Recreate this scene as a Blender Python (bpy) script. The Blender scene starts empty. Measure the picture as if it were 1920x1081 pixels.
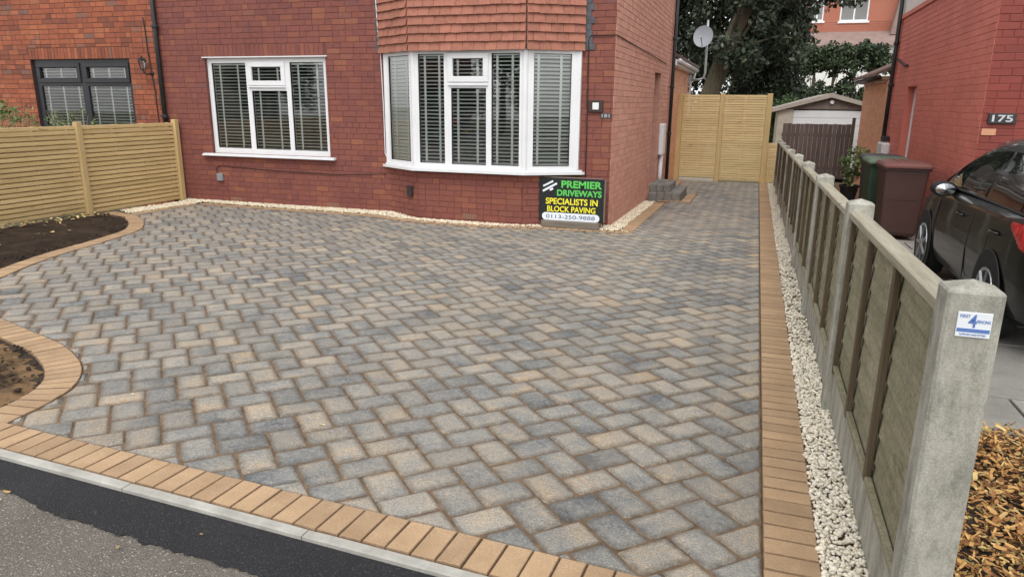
import bpy, math, random
import numpy as np
from mathutils import Matrix, Vector
R = math.radians
rng = random.Random(7)
nrng = np.random.default_rng(7)
sc = bpy.context.scene

# ------------------------------------------------------------------ camera, sky, sun, exposure
CAM_H = 1.555
def cam_basis(f=1331.0, vx=1425.0, vy=195.0, roll=-0.56, cx=960.0, cy=540.5):
    d = np.array([(vx-cx)/f, -(vy-cy)/f, -1.0]); d /= np.linalg.norm(d)
    r = math.radians(roll); u = np.array([-math.sin(r), math.cos(r), 0.0])
    u[2] = -(u[0]*d[0]+u[1]*d[1])/d[2]; u /= np.linalg.norm(u)
    return np.stack([np.cross(d, u), d, u], 0)
CR = cam_basis()
cam = bpy.data.cameras.new('camera'); cam_o = bpy.data.objects.new('camera', cam)
sc.collection.objects.link(cam_o)
cam.sensor_width = 36; cam.lens = 1331/1920*36; cam.clip_start = 0.05; cam.clip_end = 600
mw = Matrix([list(CR[i])+[0] for i in range(3)]+[[0, 0, 0, 1]]); mw.translation = Vector((0, 0, CAM_H))
cam_o.matrix_world = mw
sc.camera = cam_o

SUN_EL, SUN_AZ = 58.0, 172.0      # azimuth measured from +Y (behind the house) towards +X
world = bpy.data.worlds.new('World'); sc.world = world; world.use_nodes = True
wn = world.node_tree; wn.nodes.clear()
sky = wn.nodes.new('ShaderNodeTexSky'); sky.sky_type = 'NISHITA'; sky.sun_disc = False
sky.sun_elevation = R(SUN_EL); sky.sun_rotation = R(SUN_AZ); sky.air_density = 1.0; sky.dust_density = 1.0; sky.ozone_density = 1.0
hs = wn.nodes.new('ShaderNodeHueSaturation'); hs.inputs['Saturation'].default_value = 0.06
bg = wn.nodes.new('ShaderNodeBackground'); bg.inputs['Strength'].default_value = 0.15
wo = wn.nodes.new('ShaderNodeOutputWorld')
wn.links.new(sky.outputs[0], hs.inputs['Color']); wn.links.new(hs.outputs[0], bg.inputs['Color']); wn.links.new(bg.outputs[0], wo.inputs[0])
sun = bpy.data.lights.new('sun', 'SUN'); sun.energy = 0.8; sun.angle = R(40); sun.color = (1.0, 0.97, 0.92)
sun_o = bpy.data.objects.new('sun', sun); sc.collection.objects.link(sun_o)
sd = Vector((math.sin(R(SUN_AZ))*math.cos(R(SUN_EL)), math.cos(R(SUN_AZ))*math.cos(R(SUN_EL)), math.sin(R(SUN_EL))))
sun_o.rotation_euler = sd.to_track_quat('Z', 'Y').to_euler()
sun_o.location = (0, 0, 30)
sc.view_settings.view_transform = 'Standard'; sc.view_settings.look = 'None'
sc.view_settings.exposure = 0.92; sc.view_settings.gamma = 1.0; sc.view_settings.use_curve_mapping = False

# ------------------------------------------------------------------ helpers
K = 0.0201
def gz(y): return -K*min(max(y, -10.0), 30.0)

class Nodes:
    def __init__(s, name):
        s.m = bpy.data.materials.new(name); s.m.use_nodes = True
        s.t = s.m.node_tree; s.t.nodes.clear()
        s.out = s.n('ShaderNodeOutputMaterial'); s.b = s.n('ShaderNodeBsdfPrincipled')
        s.l(s.b.outputs[0], s.out.inputs[0])
    def n(s, ty, **kw):
        nd = s.t.nodes.new(ty)
        for k, v in kw.items(): setattr(nd, k, v)
        return nd
    def l(s, a, b): s.t.links.new(a, b)
    def put(s, sock, v):
        if isinstance(v, bpy.types.NodeSocket): s.l(v, sock)
        else: sock.default_value = v
    def pos(s): return s.n('ShaderNodeNewGeometry').outputs['Position']
    def rnd(s): return s.n('ShaderNodeAttribute', attribute_name='rnd').outputs['Color']
    def sep(s, v):
        nd = s.n('ShaderNodeSeparateXYZ'); s.l(v, nd.inputs[0]); return nd.outputs
    def vm(s, op, a, b):
        nd = s.n('ShaderNodeVectorMath', operation=op); s.put(nd.inputs[0], a); s.put(nd.inputs[1], b); return nd.outputs[0]
    def ma(s, op, a, b=0.0, clamp=False):
        nd = s.n('ShaderNodeMath', operation=op, use_clamp=clamp); s.put(nd.inputs[0], a); s.put(nd.inputs[1], b); return nd.outputs[0]
    def noise(s, vec, scale, detail=4.0, rough=0.55, dist=0.0):
        nd = s.n('ShaderNodeTexNoise'); s.l(vec, nd.inputs['Vector'])
        nd.inputs['Scale'].default_value = scale; nd.inputs['Detail'].default_value = detail
        nd.inputs['Roughness'].default_value = rough; nd.inputs['Distortion'].default_value = dist
        return nd.outputs['Fac']
    def ramp(s, fac, stops, interp='LINEAR'):
        nd = s.n('ShaderNodeValToRGB'); cr = nd.color_ramp; cr.interpolation = interp
        while len(cr.elements) > 1: cr.elements.remove(cr.elements[-1])
        cr.elements[0].position = stops[0][0]; cr.elements[0].color = tuple(stops[0][1])+(1,)
        for p, c in stops[1:]:
            e = cr.elements.new(p); e.color = tuple(c)+(1,)
        s.put(nd.inputs[0], fac); return nd.outputs[0]
    def fr(s, fac, a, b):          # float remap to 0..1
        nd = s.n('ShaderNodeMapRange'); s.put(nd.inputs[0], fac); nd.inputs[1].default_value = a; nd.inputs[2].default_value = b
        return nd.outputs[0]
    def mix(s, fac, a, b, blend='MIX'):
        nd = s.n('ShaderNodeMix', data_type='RGBA', blend_type=blend)
        s.put(nd.inputs[0], fac)
        for i, v in ((6, a), (7, b)):
            if isinstance(v, tuple) and len(v) == 3: v = v+(1,)
            s.put(nd.inputs[i], v)
        return nd.outputs[2]
    def bump(s, h, strength=0.3, dist=0.01):
        nd = s.n('ShaderNodeBump'); nd.inputs['Strength'].default_value = strength; nd.inputs['Distance'].default_value = dist
        s.l(h, nd.inputs['Height']); s.l(nd.outputs[0], s.b.inputs['Normal'])
    def fin(s, col, rough=0.8, metal=0.0, spec=0.5):
        s.put(s.b.inputs['Base Color'], col if not isinstance(col, tuple) else col+(1,) if len(col) == 3 else col)
        s.put(s.b.inputs['Roughness'], rough); s.b.inputs['Metallic'].default_value = metal
        s.b.inputs['Specular IOR Level'].default_value = spec
        return s.m

def srgb(r, g, b):
    f = lambda v: (v/255)/12.92 if v <= 10 else ((v/255+0.055)/1.055)**2.4
    return (f(r), f(g), f(b))

def surf(name, a, b, scale=4.0, rough=0.8, bump=0.2, bscale=80.0, bdist=0.004, var=0.0, speck=0.0, sscale=250.0, metal=0.0, spec=0.5, c=None, rndoff=0.0, stretch=None, dirt_shade=None, dirt_shade_amt=0.85):
    """a general dull surface: two or three tones mixed by noise, fine speckle, fine relief, per-piece variation"""
    s = Nodes(name); p = s.pos(); rn = s.rnd() if (var or rndoff) else None
    q = p
    if rndoff: q = s.vm('ADD', p, s.vm('SCALE' if False else 'MULTIPLY', rn, (rndoff, rndoff, rndoff)))
    if stretch: q = s.vm('MULTIPLY', q, stretch)
    f = s.noise(q, scale, 5.0, 0.6)
    st = [(0.32, a), (0.68, b)] if c is None else [(0.28, a), (0.5, b), (0.74, c)]
    col = s.ramp(f, st)
    if var:
        v = s.ma('ADD', s.ma('MULTIPLY', s.sep(rn)[0], 2*var), 1.0-var)
        cb = s.n('ShaderNodeCombineXYZ')
        for i in range(3): s.l(v, cb.inputs[i])
        col = s.mix(1.0, col, cb.outputs[0], 'MULTIPLY')
    if speck:
        g = s.noise(p, sscale, 2.0, 0.7)
        k = s.ramp(g, [(0.3, (1-speck,)*3), (0.7, (1+speck,)*3)])
        col = s.mix(1.0, col, k, 'MULTIPLY')
    if dirt_shade:  # edge tone: joint dirt on blocks, a painted shadow line on tiles
        e = s.ma('MULTIPLY', s.sep(rn)[2], s.fr(s.noise(p, 40.0, 5.0, 0.7), 0.2, 0.5), True)
        col = s.mix(s.ma('MULTIPLY', e, dirt_shade_amt), col, dirt_shade)
    if bump: s.bump(s.noise(q if stretch else p, bscale, 5.0, 0.65), bump, bdist)
    return s.fin(col, rough, metal, spec)

MB_ALL = {}
class MB:
    def __init__(s): s.v = []; s.f = []; s.c = []
    def add(s, vs, fs, col=None):
        o = len(s.v); s.v += [tuple(v) for v in vs]; s.f += [tuple(i+o for i in f) for f in fs]
        col = col or (rng.random(), rng.random(), 0.0)
        if isinstance(col, list): s.c += col
        else: s.c += [col]*len(vs)
        return s
    def box(s, x0, x1, y0, y1, z0, z1, ch=0.0, col=None):
        if ch <= 0:
            vs = [(x, y, z) for z in (z0, z1) for y in (y0, y1) for x in (x0, x1)]
            fs = [(0, 2, 3, 1), (4, 5, 7, 6), (0, 1, 5, 4), (2, 6, 7, 3), (0, 4, 6, 2), (1, 3, 7, 5)]
            return s.add(vs, fs, col)
        ch = min(ch, (x1-x0)*.4, (y1-y0)*.4, (z1-z0)*.4)
        vs = []; 
        for sz in (0, 1):
            for sy in (0, 1):
                for sx in (0, 1):
                    X, Y, Z = (x0, x1)[sx], (y0, y1)[sy], (z0, z1)[sz]
                    ix, iy, iz = (ch, -ch)[sx], (ch, -ch)[sy], (ch, -ch)[sz]
                    vs += [(X, Y+iy, Z+iz), (X+ix, Y, Z+iz), (X+ix, Y+iy, Z)]
        I = lambda sx, sy, sz, k: ((sz*2+sy)*2+sx)*3+k
        fs = [(I(0,0,0,0), I(0,0,1,0), I(0,1,1,0), I(0,1,0,0)), (I(1,0,0,0), I(1,1,0,0), I(1,1,1,0), I(1,0,1,0)),
              (I(0,0,0,1), I(1,0,0,1), I(1,0,1,1), I(0,0,1,1)), (I(0,1,0,1), I(0,1,1,1), I(1,1,1,1), I(1,1,0,1)),
              (I(0,0,0,2), I(0,1,0,2), I(1,1,0,2), I(1,0,0,2)), (I(0,0,1,2), I(1,0,1,2), I(1,1,1,2), I(0,1,1,2))]
        for sx in (0, 1):
            for sy in (0, 1): 
                q = (I(sx,sy,0,0), I(sx,sy,0,1), I(sx,sy,1,1), I(sx,sy,1,0)); fs.append(q if (sx+sy) % 2 == 0 else q[::-1])
            for sz in (0, 1):
                q = (I(sx,0,sz,0), I(sx,1,sz,0), I(sx,1,sz,2), I(sx,0,sz,2)); fs.append(q if (sx+sz) % 2 == 1 else q[::-1])
        for sy in (0, 1):
            for sz in (0, 1):
                q = (I(0,sy,sz,1), I(1,sy,sz,1), I(1,sy,sz,2), I(0,sy,sz,2)); fs.append(q if (sy+sz) % 2 == 1 else q[::-1])
        for sx in (0, 1):
            for sy in (0, 1):
                for sz in (0, 1):
                    q = (I(sx,sy,sz,0), I(sx,sy,sz,1), I(sx,sy,sz,2)); fs.append(q if (sx+sy+sz) % 2 == 1 else q[::-1])
        return s.add(vs, fs, col)
    def tube(s, pts, r, n=8, caps=True, r1=None, col=None):
        pts = [Vector(p) for p in pts]; m = len(pts); vs = []; prev = None
        for i, p in enumerate(pts):
            t = (pts[min(i+1, m-1)]-pts[max(i-1, 0)]).normalized()
            a = prev if prev is not None else (Vector((0, 0, 1)) if abs(t.z) < .9 else Vector((1, 0, 0)))
            b = t.cross(a).normalized(); a2 = b.cross(t).normalized(); prev = a2
            rr = r if r1 is None else r+(r1-r)*i/(m-1)
            for k in range(n):
                an = 2*math.pi*k/n; vs.append(p+(a2*math.cos(an)+b*math.sin(an))*rr)
        fs = [(i*n+k, i*n+(k+1) % n, (i+1)*n+(k+1) % n, (i+1)*n+k) for i in range(m-1) for k in range(n)]
        if caps: fs += [tuple(range(n))[::-1], tuple((m-1)*n+k for k in range(n))]
        return s.add(vs, fs, col)
    def prism(s, poly, axis, a, b, col=None):
        """poly 2D, extruded along axis from a to b (axis 0: poly=(y,z), 1: (x,z), 2: (x,y))"""
        n = len(poly)
        def P(q, t): return (t, q[0], q[1]) if axis == 0 else (q[0], t, q[1]) if axis == 1 else (q[0], q[1], t)
        vs = [P(q, a) for q in poly]+[P(q, b) for q in poly]
        fs = [(i, (i+1) % n, n+(i+1) % n, n+i) for i in range(n)]+[tuple(range(n))[::-1], tuple(range(n, 2*n))]
        return s.add(vs, fs, col)
    def lathe(s, prof, c, n=16, axis=2, col=None):
        vs = []; m = len(prof)
        for r, h in prof:
            for k in range(n):
                a = 2*math.pi*k/n; x, y = r*math.cos(a), r*math.sin(a)
                v = (x, y, h) if axis == 2 else (h, x, y) if axis == 0 else (x, h, y)
                vs.append((c[0]+v[0], c[1]+v[1], c[2]+v[2]))
        fs = [(i*n+k, i*n+(k+1) % n, (i+1)*n+(k+1) % n, (i+1)*n+k) for i in range(m-1) for k in range(n)]
        fs += [tuple(range(n))[::-1], tuple((m-1)*n+k for k in range(n))]
        return s.add(vs, fs, col)

def wloc(o):
    v = Vector((0, 0, 0))
    while o is not None: v += o.location; o = o.parent
    return v
def put_attr(me, cols):
    at = me.attributes.new('rnd', 'FLOAT_COLOR', 'POINT')
    a = np.ones((len(cols), 4), np.float32); a[:, :3] = np.array(cols, np.float32)[:, :3]
    at.data.foreach_set('color', a.ravel())
def link(o, parent=None):
    sc.collection.objects.link(o)
    if parent is not None: o.parent = parent
    return o
def tagit(o, label=None, cat=None, group=None, kind=None):
    if label: o['label'] = label
    if cat: o['category'] = cat
    if group: o['group'] = group
    if kind: o['kind'] = kind
    return o
def fixn(me):
    import bmesh
    b = bmesh.new(); b.from_mesh(me); bmesh.ops.recalc_face_normals(b, faces=b.faces); b.to_mesh(me); b.free()
def obj(name, mb, mat, parent=None, smooth=False, fix=False, **kw):
    """mesh given in world coordinates, linked as one object (its mesh kept relative to the parent)"""
    me = bpy.data.meshes.new(name)
    off = wloc(parent)
    vs = mb.v if off.length == 0 else [(v[0]-off.x, v[1]-off.y, v[2]-off.z) for v in mb.v]
    me.from_pydata(vs, [], mb.f)
    put_attr(me, mb.c)
    if fix: fixn(me)
    if smooth: me.shade_smooth()
    me.materials.append(mat)
    o = bpy.data.objects.new(name, me); link(o, parent)
    return tagit(o, **kw)
def np_obj(name, V, F, mat, cols=None, parent=None, smooth=False, **kw):
    me = bpy.data.meshes.new(name); V = np.asarray(V, np.float32); F = np.asarray(F, np.int32)
    off = wloc(parent)
    if off.length: V = V-np.array(off, np.float32)
    k = F.shape[1]
    me.vertices.add(len(V)); me.vertices.foreach_set('co', V.ravel())
    me.loops.add(F.size); me.loops.foreach_set('vertex_index', F.ravel())
    me.polygons.add(len(F)); me.polygons.foreach_set('loop_start', np.arange(0, F.size, k, dtype=np.int32))
    me.polygons.foreach_set('loop_total', np.full(len(F), k, np.int32))
    me.update(calc_edges=True); me.validate()
    if cols is not None: put_attr(me, cols)
    if smooth: me.shade_smooth()
    me.materials.append(mat)
    o = bpy.data.objects.new(name, me); link(o, parent)
    return tagit(o, **kw)
def thing(name, label, cat, loc=(0, 0, 0), group=None, kind=None):
    o = bpy.data.objects.new(name, None); o.empty_display_size = 0.1; o.location = loc; link(o)
    return tagit(o, label, cat, group, kind)
def part(name, parent, loc=(0, 0, 0)):
    o = bpy.data.objects.new(name, None); o.location = Vector(loc)-wloc(parent); return link(o, parent)
def text(name, body, parent, x0, x1, z0, z1, y, mat, bold=0.0, face='-Y', depth=0.0015, shear=0.0):
    """flat lettering fitted into a box in world coordinates, facing -Y"""
    cu = bpy.data.curves.new('t', 'FONT'); cu.body = body; cu.size = 1.0; cu.offset = bold; cu.extrude = 0.01; cu.shear = shear
    o = bpy.data.objects.new('t', cu); sc.collection.objects.link(o)
    dg = bpy.context.evaluated_depsgraph_get(); dg.update()
    me = bpy.data.meshes.new_from_object(o.evaluated_get(dg))
    bpy.data.objects.remove(o); bpy.data.curves.remove(cu)
    n = len(me.vertices); a = np.zeros(n*3, np.float32); me.vertices.foreach_get('co', a); a = a.reshape(-1, 3)
    mn, mx = a.min(0), a.max(0); off = wloc(parent)
    out = np.empty_like(a)
    out[:, 0] = x0+(a[:, 0]-mn[0])/(mx[0]-mn[0])*(x1-x0)-off.x
    out[:, 2] = z0+(a[:, 1]-mn[1])/(mx[1]-mn[1])*(z1-z0)-off.z
    out[:, 1] = y-(a[:, 2]-mn[2])/(mx[2]-mn[2])*depth-off.y
    me.vertices.foreach_set('co', out.ravel()); me.update()
    me.materials.clear(); me.materials.append(mat)
    o = bpy.data.objects.new(name, me); return link(o, parent)
def catmull(P, step=0.05):
    P = [np.array(p, float) for p in P]; P = [2*P[0]-P[1]]+P+[2*P[-1]-P[-2]]; out = []
    for i in range(1, len(P)-2):
        n = max(2, int(np.linalg.norm(P[i+1]-P[i])/step))
        for k in range(n):
            t = k/n; a, b, c, d = P[i-1], P[i], P[i+1], P[i+2]
            out.append(0.5*((2*b)+(c-a)*t+(2*a-5*b+4*c-d)*t*t+(3*b-a-3*c+d)*t**3))
    out.append(P[-2]); return out
def resample(path, step):
    d = [0.0]
    for a, b in zip(path, path[1:]): d.append(d[-1]+float(np.linalg.norm(np.array(b)-np.array(a))))
    n = max(1, round(d[-1]/step)); ts = np.linspace(0, d[-1], n+1)
    A = np.array(path); return np.stack([np.interp(ts, d, A[:, 0]), np.interp(ts, d, A[:, 1])], 1)
def inside(poly, x, y):
    c = False; n = len(poly); j = n-1
    for i in range(n):
        xi, yi = poly[i]; xj, yj = poly[j]
        if (yi > y) != (yj > y) and x < (xj-xi)*(y-yi)/(yj-yi)+xi: c = not c
        j = i
    return c
def inside_many(poly, X, Y):
    P = np.array(poly, float); Q = np.roll(P, 1, 0); X = np.asarray(X, float); Y = np.asarray(Y, float)
    c = np.zeros(X.shape, bool)
    for (xi, yi), (xj, yj) in zip(P, Q):
        if yi == yj: continue
        c ^= ((yi > Y) != (yj > Y)) & (X < (xj-xi)*(Y-yi)/(yj-yi)+xi)
    return c
def clip_convex(sub, clip):
    out = [tuple(p) for p in sub]; n = len(clip)
    for i in range(n):
        a, b = clip[i], clip[(i+1) % n]; inp = out; out = []
        if not inp: return []
        def side(p): return (b[0]-a[0])*(p[1]-a[1])-(b[1]-a[1])*(p[0]-a[0])
        for j in range(len(inp)):
            p, q = inp[j-1], inp[j]; sp, sq = side(p), side(q)
            if sq >= 0:
                if sp < 0: t = sp/(sp-sq); out.append((p[0]+(q[0]-p[0])*t, p[1]+(q[1]-p[1])*t))
                out.append(q)
            elif sp >= 0: t = sp/(sp-sq); out.append((p[0]+(q[0]-p[0])*t, p[1]+(q[1]-p[1])*t))
    return out
def area(p): return 0.5*sum(p[i-1][0]*p[i][1]-p[i][0]*p[i-1][1] for i in range(len(p)))
def sheet(name, poly, zoff, mat, **kw):
    """a flat sheet that follows the fall of the ground"""
    import bmesh
    bm = bmesh.new(); vs = [bm.verts.new((x, y, 0)) for x, y in poly]; bm.faces.new(vs)
    for yc in (-10.0, 30.0):
        bmesh.ops.bisect_plane(bm, geom=list(bm.verts)+list(bm.edges)+list(bm.faces), plane_co=(0, yc, 0), plane_no=(0, 1, 0), dist=1e-4)
    bmesh.ops.triangulate(bm, faces=bm.faces)
    me = bpy.data.meshes.new(name)
    for v in bm.verts: v.co.z = zoff+gz(v.co.y)
    bmesh.ops.recalc_face_normals(bm, faces=bm.faces)
    if bm.faces and sum(f.normal.z for f in bm.faces) < 0: bmesh.ops.reverse_faces(bm, faces=bm.faces)
    bm.to_mesh(me); bm.free(); me.materials.append(mat)
    o = bpy.data.objects.new(name, me); link(o); return tagit(o, **kw)

# ------------------------------------------------------------------ materials
def paver_mat():
    s = Nodes('tumbled_paver'); p = s.pos(); rn = s.rnd(); r = s.sep(rn)
    off = s.vm('ADD', p, s.vm('MULTIPLY', rn, (31.0, 47.0, 0.0)))
    f = s.noise(off, 4.6, 2.0, 0.5, 0.3)
    gr = s.noise(off, 42.0, 8.0, 0.72)
    t = s.ma('ADD', s.ma('ADD', s.ma('MULTIPLY', f, 1.05), s.ma('MULTIPLY', s.ma('SUBTRACT', gr, 0.5), 1.15)), s.ma('MULTIPLY', s.ma('SUBTRACT', r[0], 0.56), 0.40))
    col = s.ramp(t, [(0.03, srgb(86, 88, 91)), (0.22, srgb(116, 117, 117)), (0.42, srgb(134, 133, 129)), (0.58, srgb(146, 141, 133)), (0.74, srgb(160, 149, 134)), (0.97, srgb(174, 153, 128))])
    v = s.ma('ADD', s.ma('MULTIPLY', r[1], 0.26), 0.88)
    cb = s.n('ShaderNodeCombineXYZ'); [s.l(v, cb.inputs[i]) for i in range(3)]
    col = s.mix(1.0, col, cb.outputs[0], 'MULTIPLY')
    sp = s.ramp(s.noise(p, 130.0, 5.0, 0.9), [(0.36, (0.5,)*3), (0.47, (0.93,)*3), (0.54, (1.08,)*3), (0.63, (1.95,)*3)])
    col = s.mix(0.9, col, sp, 'MULTIPLY')
    st = s.fr(s.noise(p, 7.0, 8.0, 0.8), 0.57, 0.74)
    col = s.mix(s.ma('MULTIPLY', st, 0.30), col, srgb(190, 184, 172))
    e = s.ma('MULTIPLY', r[2], s.fr(s.noise(p, 34.0, 6.0, 0.75), 0.22, 0.66), True)
    col = s.mix(s.ma('MULTIPLY', e, 0.80), col, srgb(84, 74, 63))
    wide = s.fr(s.noise(p, 1.3, 4.0, 0.6), 0.42, 0.66)
    col = s.mix(s.ma('MULTIPLY', wide, 0.16), col, srgb(186, 172, 152))
    s.bump(s.ma('ADD', s.noise(p, 150.0, 8.0, 0.75), s.ma('MULTIPLY', s.noise(p, 34.0, 4.0, 0.6), 1.4)), 0.7, 0.006)
    return s.fin(col, 0.88, 0, 0.3)
M_PAVER = paver_mat()
M_SAND = surf('joint_sand', srgb(84, 68, 53), srgb(132, 107, 81), 14, 0.95, 0.5, 240, 0.004, speck=0.25, sscale=500)
M_EDGE = surf('buff_block', srgb(160, 132, 102), srgb(180, 151, 119), 5, 0.86, 0.4, 200, 0.004, var=0.12, speck=0.3, sscale=260, rndoff=13.0, dirt_shade=srgb(98, 76, 56), dirt_shade_amt=0.62)
M_KERB = surf('kerb_concrete', srgb(150, 147, 140), srgb(186, 184, 176), 7, 0.9, 0.35, 200, 0.003, speck=0.16, sscale=350, var=0.06)
def tarmac(name, binder, stones_, scale, amount, rough=0.9):
    s = Nodes(name); p = s.pos()
    vo = s.n('ShaderNodeTexVoronoi'); s.l(p, vo.inputs['Vector']); vo.inputs['Scale'].default_value = scale
    h = s.ramp(vo.outputs['Distance'], [(0.0, (1, 1, 1)), (0.55, (0, 0, 0))])
    rr = s.sep(vo.outputs['Color'])[0]
    tone = s.ramp(rr, stones_); pick = s.ma('MULTIPLY', s.fr(rr, 1.0-amount, 1.0-amount+0.06), s.fr(vo.outputs['Distance'], 0.5, 0.3))
    base = s.ramp(s.noise(p, 3.0, 6, 0.65), [(0.3, tuple(v*0.82 for v in binder)), (0.7, tuple(v*1.16 for v in binder))])
    base = s.mix(1.0, base, s.ramp(s.noise(p, 190, 3, 0.8), [(0.28, (0.55,)*3), (0.72, (1.5,)*3)]), 'MULTIPLY')
    col = s.mix(pick, base, tone)
    s.bump(s.ma('ADD', s.ma('MULTIPLY', s.sep(h)[0], 0.8), s.noise(p, 120, 5, 0.7)), 0.9, 0.007); return s.fin(col, rough, 0, 0.35)
M_TARMAC_OLD = tarmac('old_tarmac', srgb(112, 106, 99), [(0.0, srgb(120, 114, 106)), (0.85, srgb(146, 139, 130)), (1.0, srgb(196, 190, 180))], 120, 0.45)
M_TARMAC_NEW = tarmac('new_tarmac', srgb(40, 40, 43), [(0.0, srgb(50, 50, 53)), (0.9, srgb(64, 63, 65)), (1.0, srgb(88, 86, 84))], 120, 0.4, 0.75)
M_GROUND = surf('garden_ground', srgb(78, 80, 58), srgb(110, 104, 82), 0.6, 0.95, 0.3, 30, 0.02, speck=0.2, sscale=60)
M_SOIL = surf('dark_soil', srgb(38, 30, 24), srgb(72, 58, 46), 3.5, 0.97, 1.0, 70, 0.02, speck=0.4, sscale=190, c=srgb(56, 45, 36))
def soilbed():
    s = Nodes('soil_with_sand'); p = s.pos(); b = s.sep(s.rnd())[2]
    col = s.ramp(s.noise(p, 3.5, 6, 0.65), [(0.3, srgb(44, 35, 28)), (0.5, srgb(60, 49, 40)), (0.72, srgb(78, 64, 52))])
    col = s.mix(1.0, col, s.ramp(s.noise(p, 150, 3, 0.75), [(0.3, (0.6,)*3), (0.7, (1.5,)*3)]), 'MULTIPLY')
    k = s.ma('MULTIPLY', b, 1.0); n = s.noise(s.vm('MULTIPLY', p, (1.0, 1.0, 1.0)), 9.0, 8, 0.75)
    m = s.fr(s.ma('ADD', s.ma('MULTIPLY', k, 0.55), n), 0.74, 0.98)
    col = s.mix(s.ma('MULTIPLY', m, 0.7), col, srgb(176, 142, 104))
    s.bump(s.noise(p, 55, 8, 0.75), 1.0, 0.025); return s.fin(col, 0.97, 0, 0.2)
M_SOILBED = soilbed()
M_CHIP = surf('cream_gravel', srgb(212, 202, 180), srgb(232, 224, 206), 30, 0.75, 0.2, 120, 0.003, var=0.16, c=srgb(236, 232, 222))
M_CHIP2 = surf('cream_house_gravel', srgb(205, 190, 160), srgb(232, 220, 195), 30, 0.75, 0.2, 120, 0.003, var=0.16, c=srgb(242, 235, 218))
def brick_mat(name, stops, var=0.16, soot=0.25, white=0.0, rough=0.82):
    s = Nodes(name); p = s.pos(); rn = s.rnd(); r = s.sep(rn)
    col = s.ramp(r[0], stops)
    f = s.noise(s.vm('ADD', p, s.vm('MULTIPLY', rn, (9, 9, 9))), 14.0, 4, 0.6)
    k = s.ramp(f, [(0.3, (1-var,)*3), (0.7, (1+var,)*3)]); col = s.mix(1.0, col, k, 'MULTIPLY')
    g = s.fr(s.noise(p, 1.1, 5, 0.65), 0.45, 0.7); col = s.mix(s.ma('MULTIPLY', g, soot), col, srgb(70, 42, 40))
    if white:
        w = s.fr(s.noise(p, 23.0, 5, 0.8), 0.70, 0.78); col = s.mix(s.ma('MULTIPLY', w, white), col, srgb(190, 165, 150))
    s.bump(s.noise(p, 75.0, 5, 0.7), 0.45, 0.004)
    return s.fin(col, rough, 0, 0.4)
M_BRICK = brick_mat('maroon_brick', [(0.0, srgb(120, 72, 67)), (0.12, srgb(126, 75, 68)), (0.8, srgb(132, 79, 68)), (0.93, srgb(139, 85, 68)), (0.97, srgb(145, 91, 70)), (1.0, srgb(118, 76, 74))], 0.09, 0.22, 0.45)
M_BRICK_SIDE = brick_mat('faded_lit_side_brick', [(0.0, srgb(196, 142, 124)), (0.5, srgb(204, 151, 132)), (1.0, srgb(211, 158, 140))], 0.08, 0.08, 0.4)  # faded brick, raised further to put the passage's brightness into its colour
M_BRICK_L = brick_mat('orange_brick', [(0.0, srgb(122, 74, 60)), (0.25, srgb(148, 84, 62)), (0.7, srgb(160, 92, 66)), (0.92, srgb(170, 102, 72)), (1.0, srgb(124, 92, 82))], 0.13, 0.25, 0.25)
M_BRICK_P = brick_mat('peach_brick', [(0.0, srgb(206, 150, 118)), (1.0, srgb(220, 166, 132))], 0.08, 0.1)
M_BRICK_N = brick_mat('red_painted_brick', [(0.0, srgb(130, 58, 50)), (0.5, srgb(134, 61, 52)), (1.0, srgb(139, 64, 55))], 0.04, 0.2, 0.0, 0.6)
M_BRICK_NS = brick_mat('red_painted_lit_side', [(0.0, srgb(206, 117, 103)), (0.5, srgb(209, 121, 107)), (1.0, srgb(212, 124, 110))], 0.03, 0.18, 0.0, 0.6)  # the front's red paint, lightened so its colour carries the passage light
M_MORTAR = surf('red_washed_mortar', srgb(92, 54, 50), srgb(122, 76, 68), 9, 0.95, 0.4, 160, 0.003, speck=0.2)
M_MORTAR_S = surf('lit_side_mortar', srgb(172, 124, 110), srgb(192, 144, 128), 9, 0.95, 0.4, 160, 0.003, speck=0.2)  # lightened along with the side bricks to carry the passage light
M_MORTAR_L = surf('grey_mortar', srgb(62, 46, 42), srgb(86, 64, 56), 9, 0.95, 0.4, 160, 0.003, speck=0.2)
M_MORTAR_P = surf('pale_mortar', srgb(190, 156, 130), srgb(206, 172, 146), 9, 0.95, 0.4, 160, 0.003)
M_MORTAR_N = surf('painted_mortar', srgb(120, 55, 47), srgb(132, 62, 53), 6, 0.7, 0.3, 120, 0.003)
M_UPPER = surf('upper_wall', srgb(120, 66, 58), srgb(134, 76, 64), 3, 0.85, 0.3, 60)
M_RENDER = surf('white_render', srgb(218, 216, 210), srgb(232, 230, 226), 2, 0.85, 0.2, 80)
M_TILE = surf('clay_tile', srgb(148, 94, 77), srgb(162, 107, 88), 9, 0.85, 0.35, 120, 0.003, var=0.11, speck=0.1, sscale=200, c=srgb(140, 88, 78), rndoff=17.0, dirt_shade=srgb(58, 34, 30), dirt_shade_amt=0.95)  # dark edge tone paints the shadow line under each tile row
M_ROOF = surf('brown_roof', srgb(92, 72, 64), srgb(120, 96, 86), 4, 0.9, 0.4, 40, 0.01, var=0.15)
M_LEAD = surf('lead_flashing', srgb(62, 64, 70), srgb(92, 94, 100), 12, 0.6, 0.3, 60, 0.004)
M_PVC = surf('white_upvc', srgb(222, 223, 225), srgb(230, 231, 233), 3, 0.28, 0.05, 40, 0.001)
M_PVC_B = surf('black_upvc', srgb(36, 37, 42), srgb(46, 47, 52), 3, 0.35, 0.05, 40, 0.001)
M_GASKET = surf('black_gasket', srgb(22, 22, 24), srgb(30, 30, 32), 3, 0.6, 0)
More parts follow.
